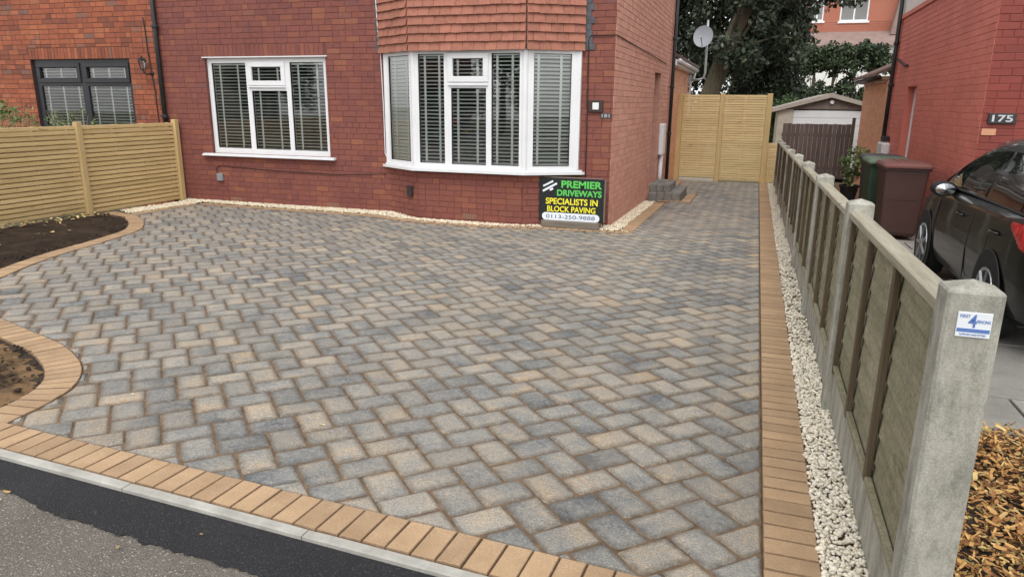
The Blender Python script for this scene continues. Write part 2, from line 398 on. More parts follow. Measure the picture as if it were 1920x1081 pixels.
M_IRON = surf('black_pipe', srgb(28, 27, 29), srgb(44, 43, 45), 6, 0.45, 0.2, 60, 0.003)
M_BLIND = surf('blind_slat', srgb(236, 238, 234), srgb(242, 243, 240), 3, 0.5, 0)
M_TAPE = surf('blind_tape', srgb(240, 245, 240), srgb(246, 249, 246), 3, 0.8, 0)
M_ROOM = surf('room_wall', srgb(92, 86, 78), srgb(104, 98, 90), 2, 0.9, 0)
M_TIMBER = None
def timber(name, a, b, c, axis, var=0.12, rough=0.75, algae=None):
    s = Nodes(name); p = s.pos(); rn = s.rnd(); r = s.sep(rn)
    q = s.vm('ADD', p, s.vm('MULTIPLY', rn, (5, 7, 11)))
    st = {0: (1.2, 22, 22), 1: (22, 1.2, 22), 2: (22, 22, 1.2)}[axis]
    f = s.noise(s.vm('MULTIPLY', q, st), 1.6, 6, 0.62, 0.6)
    col = s.ramp(f, [(0.25, a), (0.5, b), (0.78, c)])
    if algae:
        al = s.fr(s.noise(p, 5.0, 7, 0.7), 0.42, 0.62); col = s.mix(s.ma('MULTIPLY', al, 0.6), col, algae)
        col = s.mix(1.0, col, s.ramp(s.noise(p, 60.0, 5, 0.75), [(0.35, (0.72,)*3), (0.65, (1.25,)*3)]), 'MULTIPLY')
    kn = s.fr(s.noise(s.vm('MULTIPLY', q, tuple(2.2 if i == axis else 9.0 for i in range(3))), 1.7, 2, 0.5), 0.70, 0.78)
    col = s.mix(s.ma('MULTIPLY', kn, 0.7), col, tuple(v*0.45 for v in a))
    v = s.ma('ADD', s.ma('MULTIPLY', r[0], 2*var), 1-var); cb = s.n('ShaderNodeCombineXYZ'); [s.l(v, cb.inputs[i]) for i in range(3)]
    col = s.mix(1.0, col, cb.outputs[0], 'MULTIPLY')
    s.bump(s.noise(s.vm('MULTIPLY', q, st), 6.0, 5, 0.6), 0.25, 0.003)
    return s.fin(col, rough, 0, 0.35)
M_FENCE_Y = timber('fresh_softwood_long', srgb(184, 156, 106), srgb(206, 180, 130), srgb(222, 198, 150), 1, 0.10)
M_FENCE_X = timber('fresh_softwood_gate', srgb(200, 172, 122), srgb(220, 196, 146), srgb(232, 210, 164), 0, 0.08)
M_FENCE_Z = timber('fresh_softwood_post', srgb(182, 156, 108), srgb(204, 178, 128), srgb(216, 192, 142), 2)
M_OLD_Y = timber('weathered_lap_board', srgb(118, 113, 92), srgb(142, 136, 114), srgb(158, 152, 130), 1, 0.10, 0.9, srgb(118, 118, 90))
M_OLD_Z = timber('weathered_batten', srgb(74, 63, 50), srgb(96, 84, 66), srgb(112, 100, 82), 2, 0.1, 0.9)
M_CAP_Y = timber('weathered_capping', srgb(126, 120, 104), srgb(158, 152, 134), srgb(178, 172, 154), 1, 0.08, 0.9)
M_DARKBOARD = timber('brown_board', srgb(78, 66, 62), srgb(98, 84, 80), srgb(112, 98, 92), 2, 0.14, 0.85)
def concrete_mat():
    s = Nodes('post_concrete'); p = s.pos()
    f = s.noise(s.vm('MULTIPLY', p, (7, 7, 2.2)), 1.6, 6, 0.65); col = s.ramp(f, [(0.3, srgb(132, 130, 120)), (0.5, srgb(164, 162, 151)), (0.7, srgb(186, 184, 173))])
    g = s.fr(s.noise(s.vm('MULTIPLY', p, (1, 1, 0.55)), 17, 8, 0.8), 0.48, 0.66); col = s.mix(s.ma('MULTIPLY', g, 0.55), col, srgb(98, 98, 88))
    sp = s.ramp(s.noise(p, 210, 2, 0.7), [(0.3, (0.82,)*3), (0.7, (1.14,)*3)]); col = s.mix(1.0, col, sp, 'MULTIPLY')
    h = s.ramp(s.noise(p, 130, 3, 0.6), [(0.24, (0, 0, 0)), (0.30, (1, 1, 1))])
    s.bump(s.ma('ADD', s.noise(p, 170, 5, 0.7), s.ma('MULTIPLY', s.sep(h)[0], 0.6)), 0.4, 0.003)
    return s.fin(col, 0.92, 0, 0.3)
M_CONC = concrete_mat()
M_FLAG = surf('flagstone', srgb(132, 129, 123), srgb(154, 151, 145), 3, 0.9, 0.5, 120, 0.004, var=0.12, speck=0.25, sscale=140)
def glass_mat():
    s = Nodes('window_glass'); s.t.nodes.remove(s.b)
    fr = s.n('ShaderNodeFresnel'); fr.inputs['IOR'].default_value = 1.52
    tr = s.n('ShaderNodeBsdfTransparent'); tr.inputs[0].default_value = (0.93, 0.96, 0.945, 1)
    gl = s.n('ShaderNodeBsdfGlossy'); gl.inputs['Roughness'].default_value = 0.0
    mx = s.n('ShaderNodeMixShader'); f2 = s.ma('MULTIPLY', fr.outputs[0], 2.6, True)
    s.l(f2, mx.inputs[0]); s.l(tr.outputs[0], mx.inputs[1]); s.l(gl.outputs[0], mx.inputs[2]); s.l(mx.outputs[0], s.out.inputs[0])
    return s.m
M_GLASS = glass_mat()
def flat(name, c, rough=0.6, metal=0.0, spec=0.5): return surf(name, tuple(v*0.94 for v in c), tuple(min(1, v*1.05) for v in c), 6, rough, 0.05, 60, 0.001, metal=metal, spec=spec)
# ==MAT END==

# ------------------------------------------------------------------ ground sheets
C45 = math.sqrt(0.5)
def add_block(mb, poly, ztop, rings, col, tilt=(0, 0), deep=0.05, half=None):
    """one block: polygon (CCW) extruded with shoulder rings; rings = [(inset, drop), ...] outermost first"""
    n = len(poly); P = np.array(poly, float); c = P.mean(0)
    E = np.roll(P, -1, 0)-P; L = np.linalg.norm(E, axis=1)+1e-9; N = np.stack([-E[:, 1], E[:, 0]], 1)/L[:, None]
    B = N+np.roll(N, 1, 0); B /= np.maximum(np.linalg.norm(B, axis=1), 0.3)[:, None]
    inr = max(0.004, min(np.abs(((c-P)*N).sum(1))))
    vs = []; cs = []
    def Z(x, y, d): return ztop-d+gz(y)+tilt[0]*(x-c[0])+tilt[1]*(y-c[1])
    allr = [(rings[0][0], deep)]+list(rings)
    for i, (ins, dr) in enumerate(allr):
        if half is not None:      # whole rounded block: shrink in its own axes so that corners never cross
            d = P-c; a = (d[:, 0]+d[:, 1])*C45; b = (d[:, 1]-d[:, 0])*C45
            a = a*(half[0]-ins)/half[0]; b = b*(half[1]-ins)/half[1]; Q = c+np.stack([(a-b)*C45, (a+b)*C45], 1)
        elif n > 4 or inr < 0.03: Q = c+(P-c)*(1-min(ins/inr, 0.5))
        else: Q = P+B*min(ins, inr*0.55)
        for q in Q:
            vs.append((q[0], q[1], Z(q[0], q[1], dr))); cs.append((col[0], col[1], 1.0 if i < len(allr)-1 else 0.0))
    m = len(allr); fs = []
    for i in range(m-1):
        for k in range(n): fs.append((i*n+k, i*n+(k+1) % n, (i+1)*n+(k+1) % n, (i+1)*n+k))
    fs.append(tuple((m-1)*n+k for k in range(n)))
    mb.add(vs, fs, cs)

sheet('ground', [(-160, -40), (160, -40), (160, -10), (160, 30), (160, 260), (-160, 260), (-160, 30), (-160, -10)], -0.16, M_GROUND, label='plain ground reaching out beyond houses and gardens', cat='ground', kind='structure')
sheet('road', [(-60, -12), (60, -12), (60, -3.6), (-60, -3.6)], -0.13, M_TARMAC_OLD, label='old tarmac road behind the footway', cat='road', kind='structure')
sheet('pavement', [(-60, -3.5), (60, -3.5), (60, 1.92), (0.6, 1.92), (-3.0, 2.03), (-12, 2.3), (-60, 2.3)], -0.022, M_TARMAC_OLD, label='worn light grey tarmac footway in the near corner', cat='footway', kind='structure')
# new tarmac strip with a ragged outer edge
def front_out(x): return 1.968-0.0440*x          # outer edge of the front block border
pts = [(x, front_out(x)-0.052) for x in np.arange(-9.5, 1.41, 0.3)]
edge = []
from mathutils import noise as mnoise
for x in np.arange(1.4, -9.5, -0.010):
    base = np.interp(x, [-9.5, -2.89, -2.48, -2.1, -1.83, -1.5, -1.0, 1.4], [2.05, 1.853, 1.80, 1.772, 1.762, 1.752, 1.73, 1.66])
    edge.append((x, base+0.022*mnoise.noise((x*3, 0, 0))+0.018*mnoise.noise((x*14, 3, 0))+0.014*mnoise.noise((x*45, 7, 0))+rng.gauss(0, 0.002)))
sheet('tarmac_strip', pts+edge, -0.016, M_TARMAC_NEW, label='dark strip of fresh tarmac along the drive kerb', cat='tarmac', kind='structure')

# concrete edging kerb in lengths
kerb = thing('kerb', 'pale concrete edging kerb between tarmac and buff blocks', 'kerb', (0, 2, gz(2)), kind='structure')
x = -9.4; joints = [-9.4]
xs = [-0.58-0.915*i for i in range(-1, 10)]
for xa in xs:
    a, b = xa, xa+0.911
    ya, yb = front_out(a), front_out(b)
    m = MB(); add_block(m, [(a, ya-0.05), (b, yb-0.05), (b, yb-0.002), (a, ya-0.002)], 0.004+rng.uniform(-.001, .001), [(0.0, 0.006), (0.005, 0.0)], (rng.random(), rng.random()), deep=0.12)
    obj('edging_slab', m, M_KERB, kerb)

# ------------------------------------------------------------------ driveway outline (x right, y away)
SERP = [(-9.42, 8.50), (-8.83, 8.30), (-8.37, 8.0), (-8.0, 7.66), (-7.72, 7.32), (-7.56, 7.0), (-7.33, 6.33), (-7.156, 5.75), (-6.918, 5.167), (-6.607, 4.59), (-6.33, 4.17),
        (-6.02, 3.92), (-5.72, 3.79), (-5.33, 3.655), (-4.79, 3.492), (-4.348, 3.354), (-4.02, 3.192), (-3.80, 3.04), (-3.625, 2.848), (-3.525, 2.614), (-3.49, 2.40), (-3.474, 2.32)]
serp = catmull(SERP, 0.04)
def front_in(x): return front_out(x)+0.203
HOUSE_EDGE = [(-1.56, 9.70), (-2.0, 9.66), (-2.5, 9.645), (-2.95, 9.59), (-3.3, 9.475), (-3.72, 9.40), (-4.22, 9.385), (-4.72, 9.44), (-5.13, 9.56), (-5.55, 9.69), (-6.0, 9.72), (-6.9, 9.72), (-8.0, 9.75), (-8.98, 9.78)]
hedge_path = catmull(HOUSE_EDGE, 0.06)
link_path = [(-8.98, 9.78), (-8.93, 9.3), (-8.88, 8.8), (-8.84, 8.33)]
i0 = min(range(len(serp)), key=lambda i: math.hypot(serp[i][0]+8.84, serp[i][1]-8.31))
XR = 0.156
region = [(XR, front_in(XR)), (XR, 19.12), (-1.70, 19.12), (-1.70, 15.62), (-1.10, 15.62), (-1.10, 13.90), (-1.53, 13.90), (-1.56, 9.72)]
region += [tuple(p) for p in hedge_path] + link_path[1:] + [tuple(p) for p in serp[i0:]] + [(x, front_in(x)) for x in np.arange(-3.4, XR, 0.3)]
if area(region) < 0: region = region[::-1]
drive = sheet('driveway', region, -0.0085, M_SAND, label='block paved driveway of mixed grey and buff tumbled setts', cat='driveway', kind='structure')

# ---- herringbone of tumbled blocks, laid at 45 degrees to the house
BL, BW = 0.2358, 0.1622
C0 = (-0.886, 2.326)
def uv2xy(u, v): return (C0[0]+(u-v)*C45, C0[1]+(u+v)*C45)
def rounded(u0, u1, v0, v1, jr):
    g = 0.0034; ja = jr.uniform(-0.008, 0.008); jx, jy = jr.uniform(-.0013, .0013), jr.uniform(-.0013, .0013)
    mu, mv = (u0+u1)/2, (v0+v1)/2
    u0 += g; u1 -= g; v0 += g; v1 -= g
    out = []; r = jr.uniform(0.010, 0.021); q = lambda s=0.0016: jr.uniform(-s, s)
    def edge(a, b, n):
        for k in range(1, n+1):
            t = k/(n+1); out.append((a[0]+(b[0]-a[0])*t+q(), a[1]+(b[1]-a[1])*t+q()))
    cs = [(u0, v0), (u1, v0), (u1, v1), (u0, v1)]
    for i in range(4):
        c = cs[i]; p = cs[i-1]; nx = cs[(i+1) % 4]
        rr = r*jr.uniform(0.6, 1.4)*(2.0 if jr.random() < 0.07 else 1.0)
        dp = ((p[0] > c[0])-(p[0] < c[0]), (p[1] > c[1])-(p[1] < c[1])); dn = ((nx[0] > c[0])-(nx[0] < c[0]), (nx[1] > c[1])-(nx[1] < c[1]))
        a = (c[0]+dp[0]*rr, c[1]+dp[1]*rr); b = (c[0]+dn[0]*rr, c[1]+dn[1]*rr)
        mid = (c[0]+(dp[0]+dn[0])*rr*0.3+q(), c[1]+(dp[1]+dn[1])*rr*0.3+q())
        out += [a, mid, b]
        p2 = (nx[0]-dn[0]*r*1.6, nx[1]-dn[1]*r*1.6); edge(b, p2, 2)
    return [(p[0]+jx-ja*(p[1]-mv), p[1]+jy+ja*(p[0]-mu)) for p in out]
blocks = []; cand = []
xs_ = [p[0] for p in region]; ys_ = [p[1] for p in region]; bx = (min(xs_)-.2, max(xs_)+.2, min(ys_)-.2, max(ys_)+.2)
for m_ in range(-40, 8):
    for k_ in range(-6, 84):
        cu, cv = k_*BW+m_*BL, k_*BW-m_*BL
        for kind in (0, 1):
            if kind == 0: r_ = (cu-BL/2, cu+BL/2, cv-BW/2, cv+BW/2)
            else:
                cu2, cv2 = cu+(BL+BW)/2, cv+(BW-BL)/2; r_ = (cu2-BW/2, cu2+BW/2, cv2-BL/2, cv2+BL/2)
            c = uv2xy((r_[0]+r_[1])/2, (r_[2]+r_[3])/2)
            if c[0] < bx[0] or c[0] > bx[1] or c[1] < bx[2] or c[1] > bx[3]: continue
            cand.append((r_, c, [uv2xy(r_[0], r_[2]), uv2xy(r_[1], r_[2]), uv2xy(r_[1], r_[3]), uv2xy(r_[0], r_[3])]))
CQ = np.array([c[2] for c in cand]); INS = inside_many(region, CQ[:, :, 0], CQ[:, :, 1])
RA = np.array(region)
for (r_, c, rect), ins in zip(cand, INS):
    if ins.all():
        poly = [uv2xy(*p) for p in rounded(*r_, rng)]; full = True
    else:
        if not ins.any() and np.min(np.abs(RA[:, 0]-c[0])+np.abs(RA[:, 1]-c[1])) > 0.6: continue
        cl = clip_convex(region, rect)
        if len(cl) < 3: continue
        ded = [cl[0]]
        for p in cl[1:]:
            if math.hypot(p[0]-ded[-1][0], p[1]-ded[-1][1]) > 0.004: ded.append(p)
        if len(ded) > 3 and math.hypot(ded[0][0]-ded[-1][0], ded[0][1]-ded[-1][1]) < 0.004: ded.pop()
        if len(ded) < 3 or abs(area(ded)) < 0.0012: continue
        if area(ded) < 0: ded = ded[::-1]
        g = np.array(ded); cc = g.mean(0); dd = np.linalg.norm(g-cc, axis=1)[:, None]; g = cc+(g-cc)*np.maximum(0.5, 1-0.006/np.maximum(dd, .01))
        poly = [tuple(p) for p in g]; full = False
    d2 = c[0]**2+c[1]**2+CAM_H**2
    # only what the lens sees can be picked out one by one
    pc = np.array([c[0], c[1], gz(c[1])-CAM_H])@CR
    px, py = 960+1331*pc[0]/-pc[2], 540-1331*pc[1]/-pc[2]
    vis = pc[2] < 0 and -30 < px < 1950 and py < 1110
    blocks.append((0 if vis else 1, d2, poly, ((r_[1]-r_[0])/2, (r_[3]-r_[2])/2) if full else None))
blocks.sort(key=lambda b: (b[0], b[1]))
rest = MB()
for i, (vis, d2, poly, full) in enumerate(blocks):
    col = (rng.random(), rng.random())
    mb = MB() if i < 300 else rest
    rings = [(0.0, 0.0125), (0.003, 0.0050), (0.008, 0.0020), (0.034, 0.0)] if full else [(0.0, 0.010), (0.004, 0.003), (0.012, 0.0)]
    add_block(mb, poly, rng.uniform(-0.0025, 0.001), rings, col, (rng.uniform(-.012, .012), rng.uniform(-.012, .012)), deep=0.03, half=full)
    if i < 300:
        obj('paving_block', mb, M_PAVER, drive, smooth=True)
o = obj('paving_blocks', rest, M_PAVER, drive, smooth=True); o['kind'] = 'stuff'

# ---- buff block borders
def border(path, side, label, width=0.2, step=0.1025, inset=0.0022, y0=None):
    st = thing('block_border', label, 'block border', (float(path[0][0]), float(path[0][1]), gz(float(path[0][1]))), kind='structure')
    A = resample(path, step); T = np.gradient(A, axis=0); T /= np.linalg.norm(T, axis=1)[:, None]
    Nn = np.stack([T[:, 1], -T[:, 0]], 1)*side
    if side == 0: Nn = np.stack([T[:, 1], -T[:, 0]], 1)
    Bo = A+Nn*width
    for i in range(len(A)-1):
        q = [tuple(A[i]), tuple(A[i+1]), tuple(Bo[i+1]), tuple(Bo[i])]
        if area(q) < 0: q = q[::-1]
        g = np.array(q); c = g.mean(0); e = g-c
        # pull the four edges in for the joint
        q2 = []
        for k in range(4):
            a, b, d = g[k-1], g[k], g[(k+1) % 4]
            v1 = (a-b)/(np.linalg.norm(a-b)+1e-9); v2 = (d-b)/(np.linalg.norm(d-b)+1e-9); q2.append(tuple(b+(v1+v2)*inset*rng.uniform(0.8, 1.7)))
        m = MB(); add_block(m, q2, 0.003+rng.uniform(-.0015, .0015), [(0.0, 0.007), (0.0028, 0.0012), (0.0075, 0.0)], (rng.random(), rng.random()), (rng.uniform(-.009, .009), rng.uniform(-.006, .006)), deep=0.045)
        obj('edging_block', m, M_EDGE, st)
    # bed under the blocks
    poly = [tuple(p) for p in A]+[tuple(p) for p in Bo[::-1]]
    m = MB(); n = len(A)
    m.add([(p[0], p[1], gz(p[1])-0.012) for p in A]+[(p[0], p[1], gz(p[1])-0.012) for p in Bo], [(i, i+1, n+i+1, n+i) for i in range(n-1)])
    obj('mortar_bed', m, M_SAND, st, fix=True)
    return st
border([(x, front_in(x)) for x in np.arange(-3.62, XR+0.22, 0.2)], 1, 'straight buff block border along the front kerb of the drive')
border([(XR+0.002, y) for y in np.arange(2.17, 19.2, 0.2)], 1, 'long straight buff block border beside the concrete post fence')
border([tuple(p) for p in serp], 1, 'winding buff block border round the dark soil bed', step=0.098)
border([tuple(p) for p in hedge_path[::-1]], -1, 'buff block border following the front wall and bay of the house', width=0.17)
border(link_path, 1, 'short buff block border from soil bed tip to house corner', width=0.17)
border([(-1.532, 9.70), (-1.532, 13.68)], -1, 'buff block border along the side wall up to the steps', width=0.19)
border([(-1.72, 13.895), (-1.10, 13.895)], -1, 'buff block border in front of the block steps', width=0.19)
border([(-1.102, 14.09), (-1.102, 15.62)], -1, 'buff block border along the outer side of the steps', width=0.19)
border([(-1.702, 15.64), (-1.702, 19.1)], -1, 'buff block border between the steps and timber gate', width=0.19)

# ------------------------------------------------------------------ soil bed
def scatter(poly, n, zf, seed=1):
    rr = random.Random(seed); g = np.random.default_rng(seed); xs = [p[0] for p in poly]; ys = [p[1] for p in poly]; out = []
    while len(out) < n:
        X = g.uniform(min(xs), max(xs), 4*n); Y = g.uniform(min(ys), max(ys), 4*n); k = inside_many(poly, X, Y)
        out += [(x, y, gz(y)+zf(x, y, rr)) for x, y in zip(X[k].tolist(), Y[k].tolist())]
    return out[:n]
def soil():
    poly = [tuple(p) for p in serp][::-1]
    T = np.gradient(np.array(serp), axis=0); T /= np.linalg.norm(T, axis=1)[:, None]
    inner = np.array(serp)+np.stack([T[:, 1], -T[:, 0]], 1)*0.195
    bed = [tuple(p) for p in inner]+[(-3.70, front_in(-3.7)-0.0), (-9.46, front_in(-9.4)), (-9.46, 8.42)]
    step = 0.045; xs = np.arange(-9.5, -3.4, step); ys = np.arange(2.1, 8.7, step)
    idx = {}; V = []; F = []
    P = np.array(resample(bed+[bed[0]], 0.06))
    from mathutils import noise as mn
    GX, GY = np.meshgrid(xs, ys, indexing='ij'); INB = inside_many(bed, GX, GY)
    for i, x in enumerate(xs):
        for j, y in enumerate(ys):
            if INB[i, j]:
                d = math.sqrt(np.min((P[:, 0]-x)**2+(P[:, 1]-y)**2)); h = min(d/0.35, 1.0)
                z = -0.022+0.05*h+0.028*h*mn.noise((x*2.0, y*2.0, 0))+0.022*mn.noise((x*9, y*9, 3))+0.012*mn.noise((x*25, y*25, 5))
                if d < 0.05: z = min(z, -0.004)
                idx[(i, j)] = len(V); V.append((x, y, z+gz(y)))
    for (i, j) in list(idx):
        q = [(i, j), (i+1, j), (i+1, j+1), (i, j+1)]
        if all(k in idx for k in q): F.append([idx[k] for k in q])
    SA = np.array(inner); VA = np.array(V)
    pr = np.array([math.sqrt(np.min((SA[:, 0]-v[0])**2+(SA[:, 1]-v[1])**2)) for v in V]); near_ = (VA[:, 1] < 4.2).astype(float)
    cols = np.stack([np.zeros(len(V)), np.zeros(len(V)), np.clip(1-pr/(0.10+0.34*near_), 0, 1)*(0.35+0.65*near_)], 1)
    np_obj('soil_bed', V, F, M_SOILBED, cols, smooth=True, label='freshly dug dark soil bed inside the winding border', cat='soil bed', kind='structure')
    # underlay reaching to the border so no edge is left open
    sheet('soil_base', bed, -0.017, M_SOIL, label='flat dark soil along the edge of the bed', cat='soil', kind='structure')
    # clods
    pts = scatter(bed, 2600, lambda x, y, r: 0.012, 21)
    stones('soil_crumbs', pts, (0.006, 0.022), M_SOIL, label='loose crumbs of dark soil over the bed', cat='soil', flat=0.7)
    return bed
ICO_V = []; 
_t = (1+5**.5)/2
ICO_V = np.array([(-1, _t, 0), (1, _t, 0), (-1, -_t, 0), (1, -_t, 0), (0, -1, _t), (0, 1, _t), (0, -1, -_t), (0, 1, -_t), (_t, 0, -1), (_t, 0, 1), (-_t, 0, -1), (-_t, 0, 1)])/math.sqrt(1+_t*_t)
ICO_F = np.array([(0, 11, 5), (0, 5, 1), (0, 1, 7), (0, 7, 10), (0, 10, 11), (1, 5, 9), (5, 11, 4), (11, 10, 2), (10, 7, 6), (7, 1, 8), (3, 9, 4), (3, 4, 2), (3, 2, 6), (3, 6, 8), (3, 8, 9), (4, 9, 5), (2, 4, 11), (6, 2, 10), (8, 6, 7), (9, 8, 1)])
def rand_rot(n):
    q = nrng.normal(size=(n, 4)); q /= np.linalg.norm(q, axis=1)[:, None]; w, x, y, z = q.T
    return np.stack([np.stack([1-2*(y*y+z*z), 2*(x*y-z*w), 2*(x*z+y*w)], 1), np.stack([2*(x*y+z*w), 1-2*(x*x+z*z), 2*(y*z-x*w)], 1), np.stack([2*(x*z-y*w), 2*(y*z+x*w), 1-2*(x*x+y*y)], 1)], 1)
def stones(name, pts, size, mat, label, cat, flat=0.75, parent=None):
    n = len(pts); P = np.array(pts)
    V = np.repeat(ICO_V[None], n, 0)*(1+nrng.uniform(-0.28, 0.28, (n, 12, 1)))
    V = V*np.stack([nrng.uniform(0.8, 1.25, n), nrng.uniform(0.6, 1.0, n), nrng.uniform(0.45, 0.8, n)], 1)[:, None, :]
    V = np.einsum('nij,nkj->nki', rand_rot(n), V)
    V[:, :, 2] *= flat
    V = V*nrng.uniform(size[0], size[1], n)[:, None, None]+P[:, None, :]
    F = (ICO_F[None]+12*np.arange(n)[:, None, None]).reshape(-1, 3)
    cols = np.repeat(nrng.random((n, 3)), 12, 0)
    return np_obj(name, V.reshape(-1, 3), F, mat, cols, parent, label=label, cat=cat, kind='stuff')
soil_poly = soil()

# ------------------------------------------------------------------ gravel
fence_strip = [(0.355, 1.9), (0.512, 1.9), (0.512, 19.1), (0.355, 19.1)]
near = [(0.356, 2.0), (0.512, 2.0), (0.512, 5.2), (0.356, 5.2)]; far = [(0.357, 5.2), (0.512, 5.2), (0.512, 19.1), (0.357, 19.1)]
sheet('gravel_base', fence_strip, -0.012, M_SAND, label='sandy base under the gravel beside the fence', cat='gravel base', kind='structure')
pts = scatter(near, 3900, lambda x, y, r: r.uniform(-0.006, 0.014), 2)+scatter(far, 6500, lambda x, y, r: r.uniform(-0.006, 0.016), 3)
stones('gravel', pts, (0.0075, 0.0145), M_CHIP, 'strip of cream stone chippings at the foot of the fence', 'gravel')
# along the house front and up the left side
hp = np.array(hedge_path); T = np.gradient(hp, axis=0); T /= np.linalg.norm(T, axis=1)[:, None]
hb = hp+np.stack([T[:, 1], -T[:, 0]], 1)*0.168
fg = [tuple(p) for p in hb]+[(-9.10, 9.82), (-9.04, 8.42), (-9.44, 8.60), (-9.44, 10.12), (-5.45, 10.12), (-4.78, 9.76), (-3.12, 9.76), (-2.4, 10.12), (-1.76, 10.12), (-1.74, 9.84)]
sheet('gravel_base', fg, -0.010, M_SAND, label='sandy base under the gravel along the house front', cat='gravel base', kind='structure')
stones('gravel', scatter(fg, 7600, lambda x, y, r: r.uniform(-0.004, 0.02)+0.028*max(0, 1-abs(y-10.05)/0.2), 4), (0.010, 0.019), M_CHIP2, 'cream chippings along the foot of the front wall and bay', 'gravel')
sg = [(-1.94, 9.98), (-1.725, 9.86), (-1.725, 13.7), (-1.94, 13.7)]
sheet('gravel_base', sg, -0.010, M_SAND, label='sandy base under the gravel beside the side wall', cat='gravel base', kind='structure')
stones('gravel', scatter(sg, 2300, lambda x, y, r: r.uniform(-0.004, 0.02), 5), (0.010, 0.019), M_CHIP2, 'cream chippings along the foot of the side wall', 'gravel')

# ------------------------------------------------------------------ neighbour's front: flags and bark mulch
nd = sheet('neighbour_drive', [(0.62, 4.0), (3.4, 4.0), (6.5, 3.0), (6.5, 10.1), (2.5, 10.1), (2.5, 21), (0.62, 21)], -0.05, M_SAND, label='neighbouring drive of pale concrete flags behind the fence', cat='driveway', kind='structure')
for iy in range(0, 13):
    for ix in range(0, 5):
        x0 = 0.64+ix*0.455-(0.2 if iy % 2 else 0); y0 = 4.02+iy*0.6
        xa, xb = max(x0, 0.63), x0+0.440
        if xb-xa < 0.05: continue
        m = MB(); add_block(m, [(xa, y0), (xb, y0), (xb, y0+0.585), (xa, y0+0.585)], -0.012+rng.uniform(-.003, .003), [(0, 0.006), (0.005, 0)], (rng.random(), rng.random()), (rng.uniform(-.01, .01), rng.uniform(-.01, .01)))
        obj('flagstone', m, M_FLAG, nd)
bark_poly = [(0.64, 0.4), (3.2, 0.4), (3.2, 4.0), (1.9, 4.12), (1.2, 4.14), (0.64, 4.05)]
sheet('bark_base', bark_poly, -0.03, M_SOIL, label='dark earth under the bark mulch', cat='soil', kind='structure')
def chips(name, pts, lr, wr, mat, label, cat, curl=0.25, tilt=0.5, parent=None):
    n = len(pts); P = np.array(pts); L = nrng.uniform(*lr, n)/2; W = nrng.uniform(*wr, n)/2
    t = np.linspace(-1, 1, 4); base = []
    for a in t:
        for b in (-1, 1): base.append((a, b))
    base = np.array(base)
    V = np.zeros((n, 8, 3)); V[:, :, 0] = base[None, :, 0]*L[:, None]
    taper = 1-0.55*np.abs(base[None, :, 0])**1.5*nrng.uniform(0.3, 1, (n, 1))
    V[:, :, 1] = base[None, :, 1]*W[:, None]*taper; V[:, :, 2] = curl*L[:, None]*(base[None, :, 0]**2)*nrng.uniform(-1, 1, (n, 1))+0.3*W[:, None]*base[None, :, 0]*base[None, :, 1]*nrng.uniform(-1, 1, (n, 1))
    az = nrng.uniform(0, 2*np.pi, n); ti = nrng.normal(0, tilt, n); ro = nrng.normal(0, tilt, n)
    c, s_ = np.cos(ro), np.sin(ro); y = V[:, :, 1]*c[:, None]-V[:, :, 2]*s_[:, None]; z = V[:, :, 1]*s_[:, None]+V[:, :, 2]*c[:, None]
    c, s_ = np.cos(ti), np.sin(ti); x = V[:, :, 0]*c[:, None]-z*s_[:, None]; z = V[:, :, 0]*s_[:, None]+z*c[:, None]
    c, s_ = np.cos(az), np.sin(az); x2 = x*c[:, None]-y*s_[:, None]; y2 = x*s_[:, None]+y*c[:, None]
    V = np.stack([x2, y2, z], 2)+P[:, None, :]
    q = np.array([(0, 2, 3, 1), (2, 4, 5, 3), (4, 6, 7, 5)]); F = (q[None]+8*np.arange(n)[:, None, None]).reshape(-1, 4)
    return np_obj(name, V.reshape(-1, 3), F, mat, np.repeat(nrng.random((n, 3)), 8, 0), parent, label=label, cat=cat, kind='stuff')
def chip_mat(name, stops):
    s = Nodes(name); r = s.sep(s.rnd()); col = s.ramp(r[0], stops); f = s.noise(s.pos(), 90, 4, 0.7)
    col = s.mix(1.0, col, s.ramp(f, [(0.3, (0.75,)*3), (0.7, (1.2,)*3)]), 'MULTIPLY'); s.bump(f, 0.3, 0.003); return s.fin(col, 0.8, 0, 0.3)
M_BARK = chip_mat('bark_chip', [(0.0, srgb(96, 66, 42)), (0.22, srgb(146, 102, 62)), (0.5, srgb(184, 138, 84)), (0.8, srgb(202, 160, 98)), (0.93, srgb(214, 190, 130)), (1.0, srgb(132, 128, 84))])
bp = [(x, y, gz(y)+rng.uniform(-0.03, 0.025)) for x, y, z in scatter([(0.64, 1.2), (2.3, 1.2), (2.3, 4.05), (1.2, 4.14), (0.64, 4.05)], 16000, lambda x, y, r: 0, 6)]
chips('bark_mulch', bp, (0.012, 0.055), (0.006, 0.020), M_BARK, 'orange brown bark chips and leaves behind the nearest concrete post', 'bark mulch', tilt=0.38)
M_LEAF = chip_mat('fallen_leaf', [(0.0, srgb(150, 120, 70)), (0.4, srgb(190, 160, 100)), (0.7, srgb(214, 196, 150)), (1.0, srgb(120, 90, 50))])
lp = scatter([(-9.4, 6.0), (-9.1, 6.0), (-8.9, 8.1), (-9.4, 8.3)], 70, lambda x, y, r: 0.05, 8)+scatter([(-9.3, 5.5), (-7.9, 5.5), (-8.3, 7.2), (-9.2, 7.9)], 16, lambda x, y, r: 0.05, 9)
chips('leaf_litter', lp, (0.035, 0.09), (0.015, 0.04), M_LEAF, 'dry pale leaves scattered on the soil below the slatted fence', 'leaves', tilt=0.25)
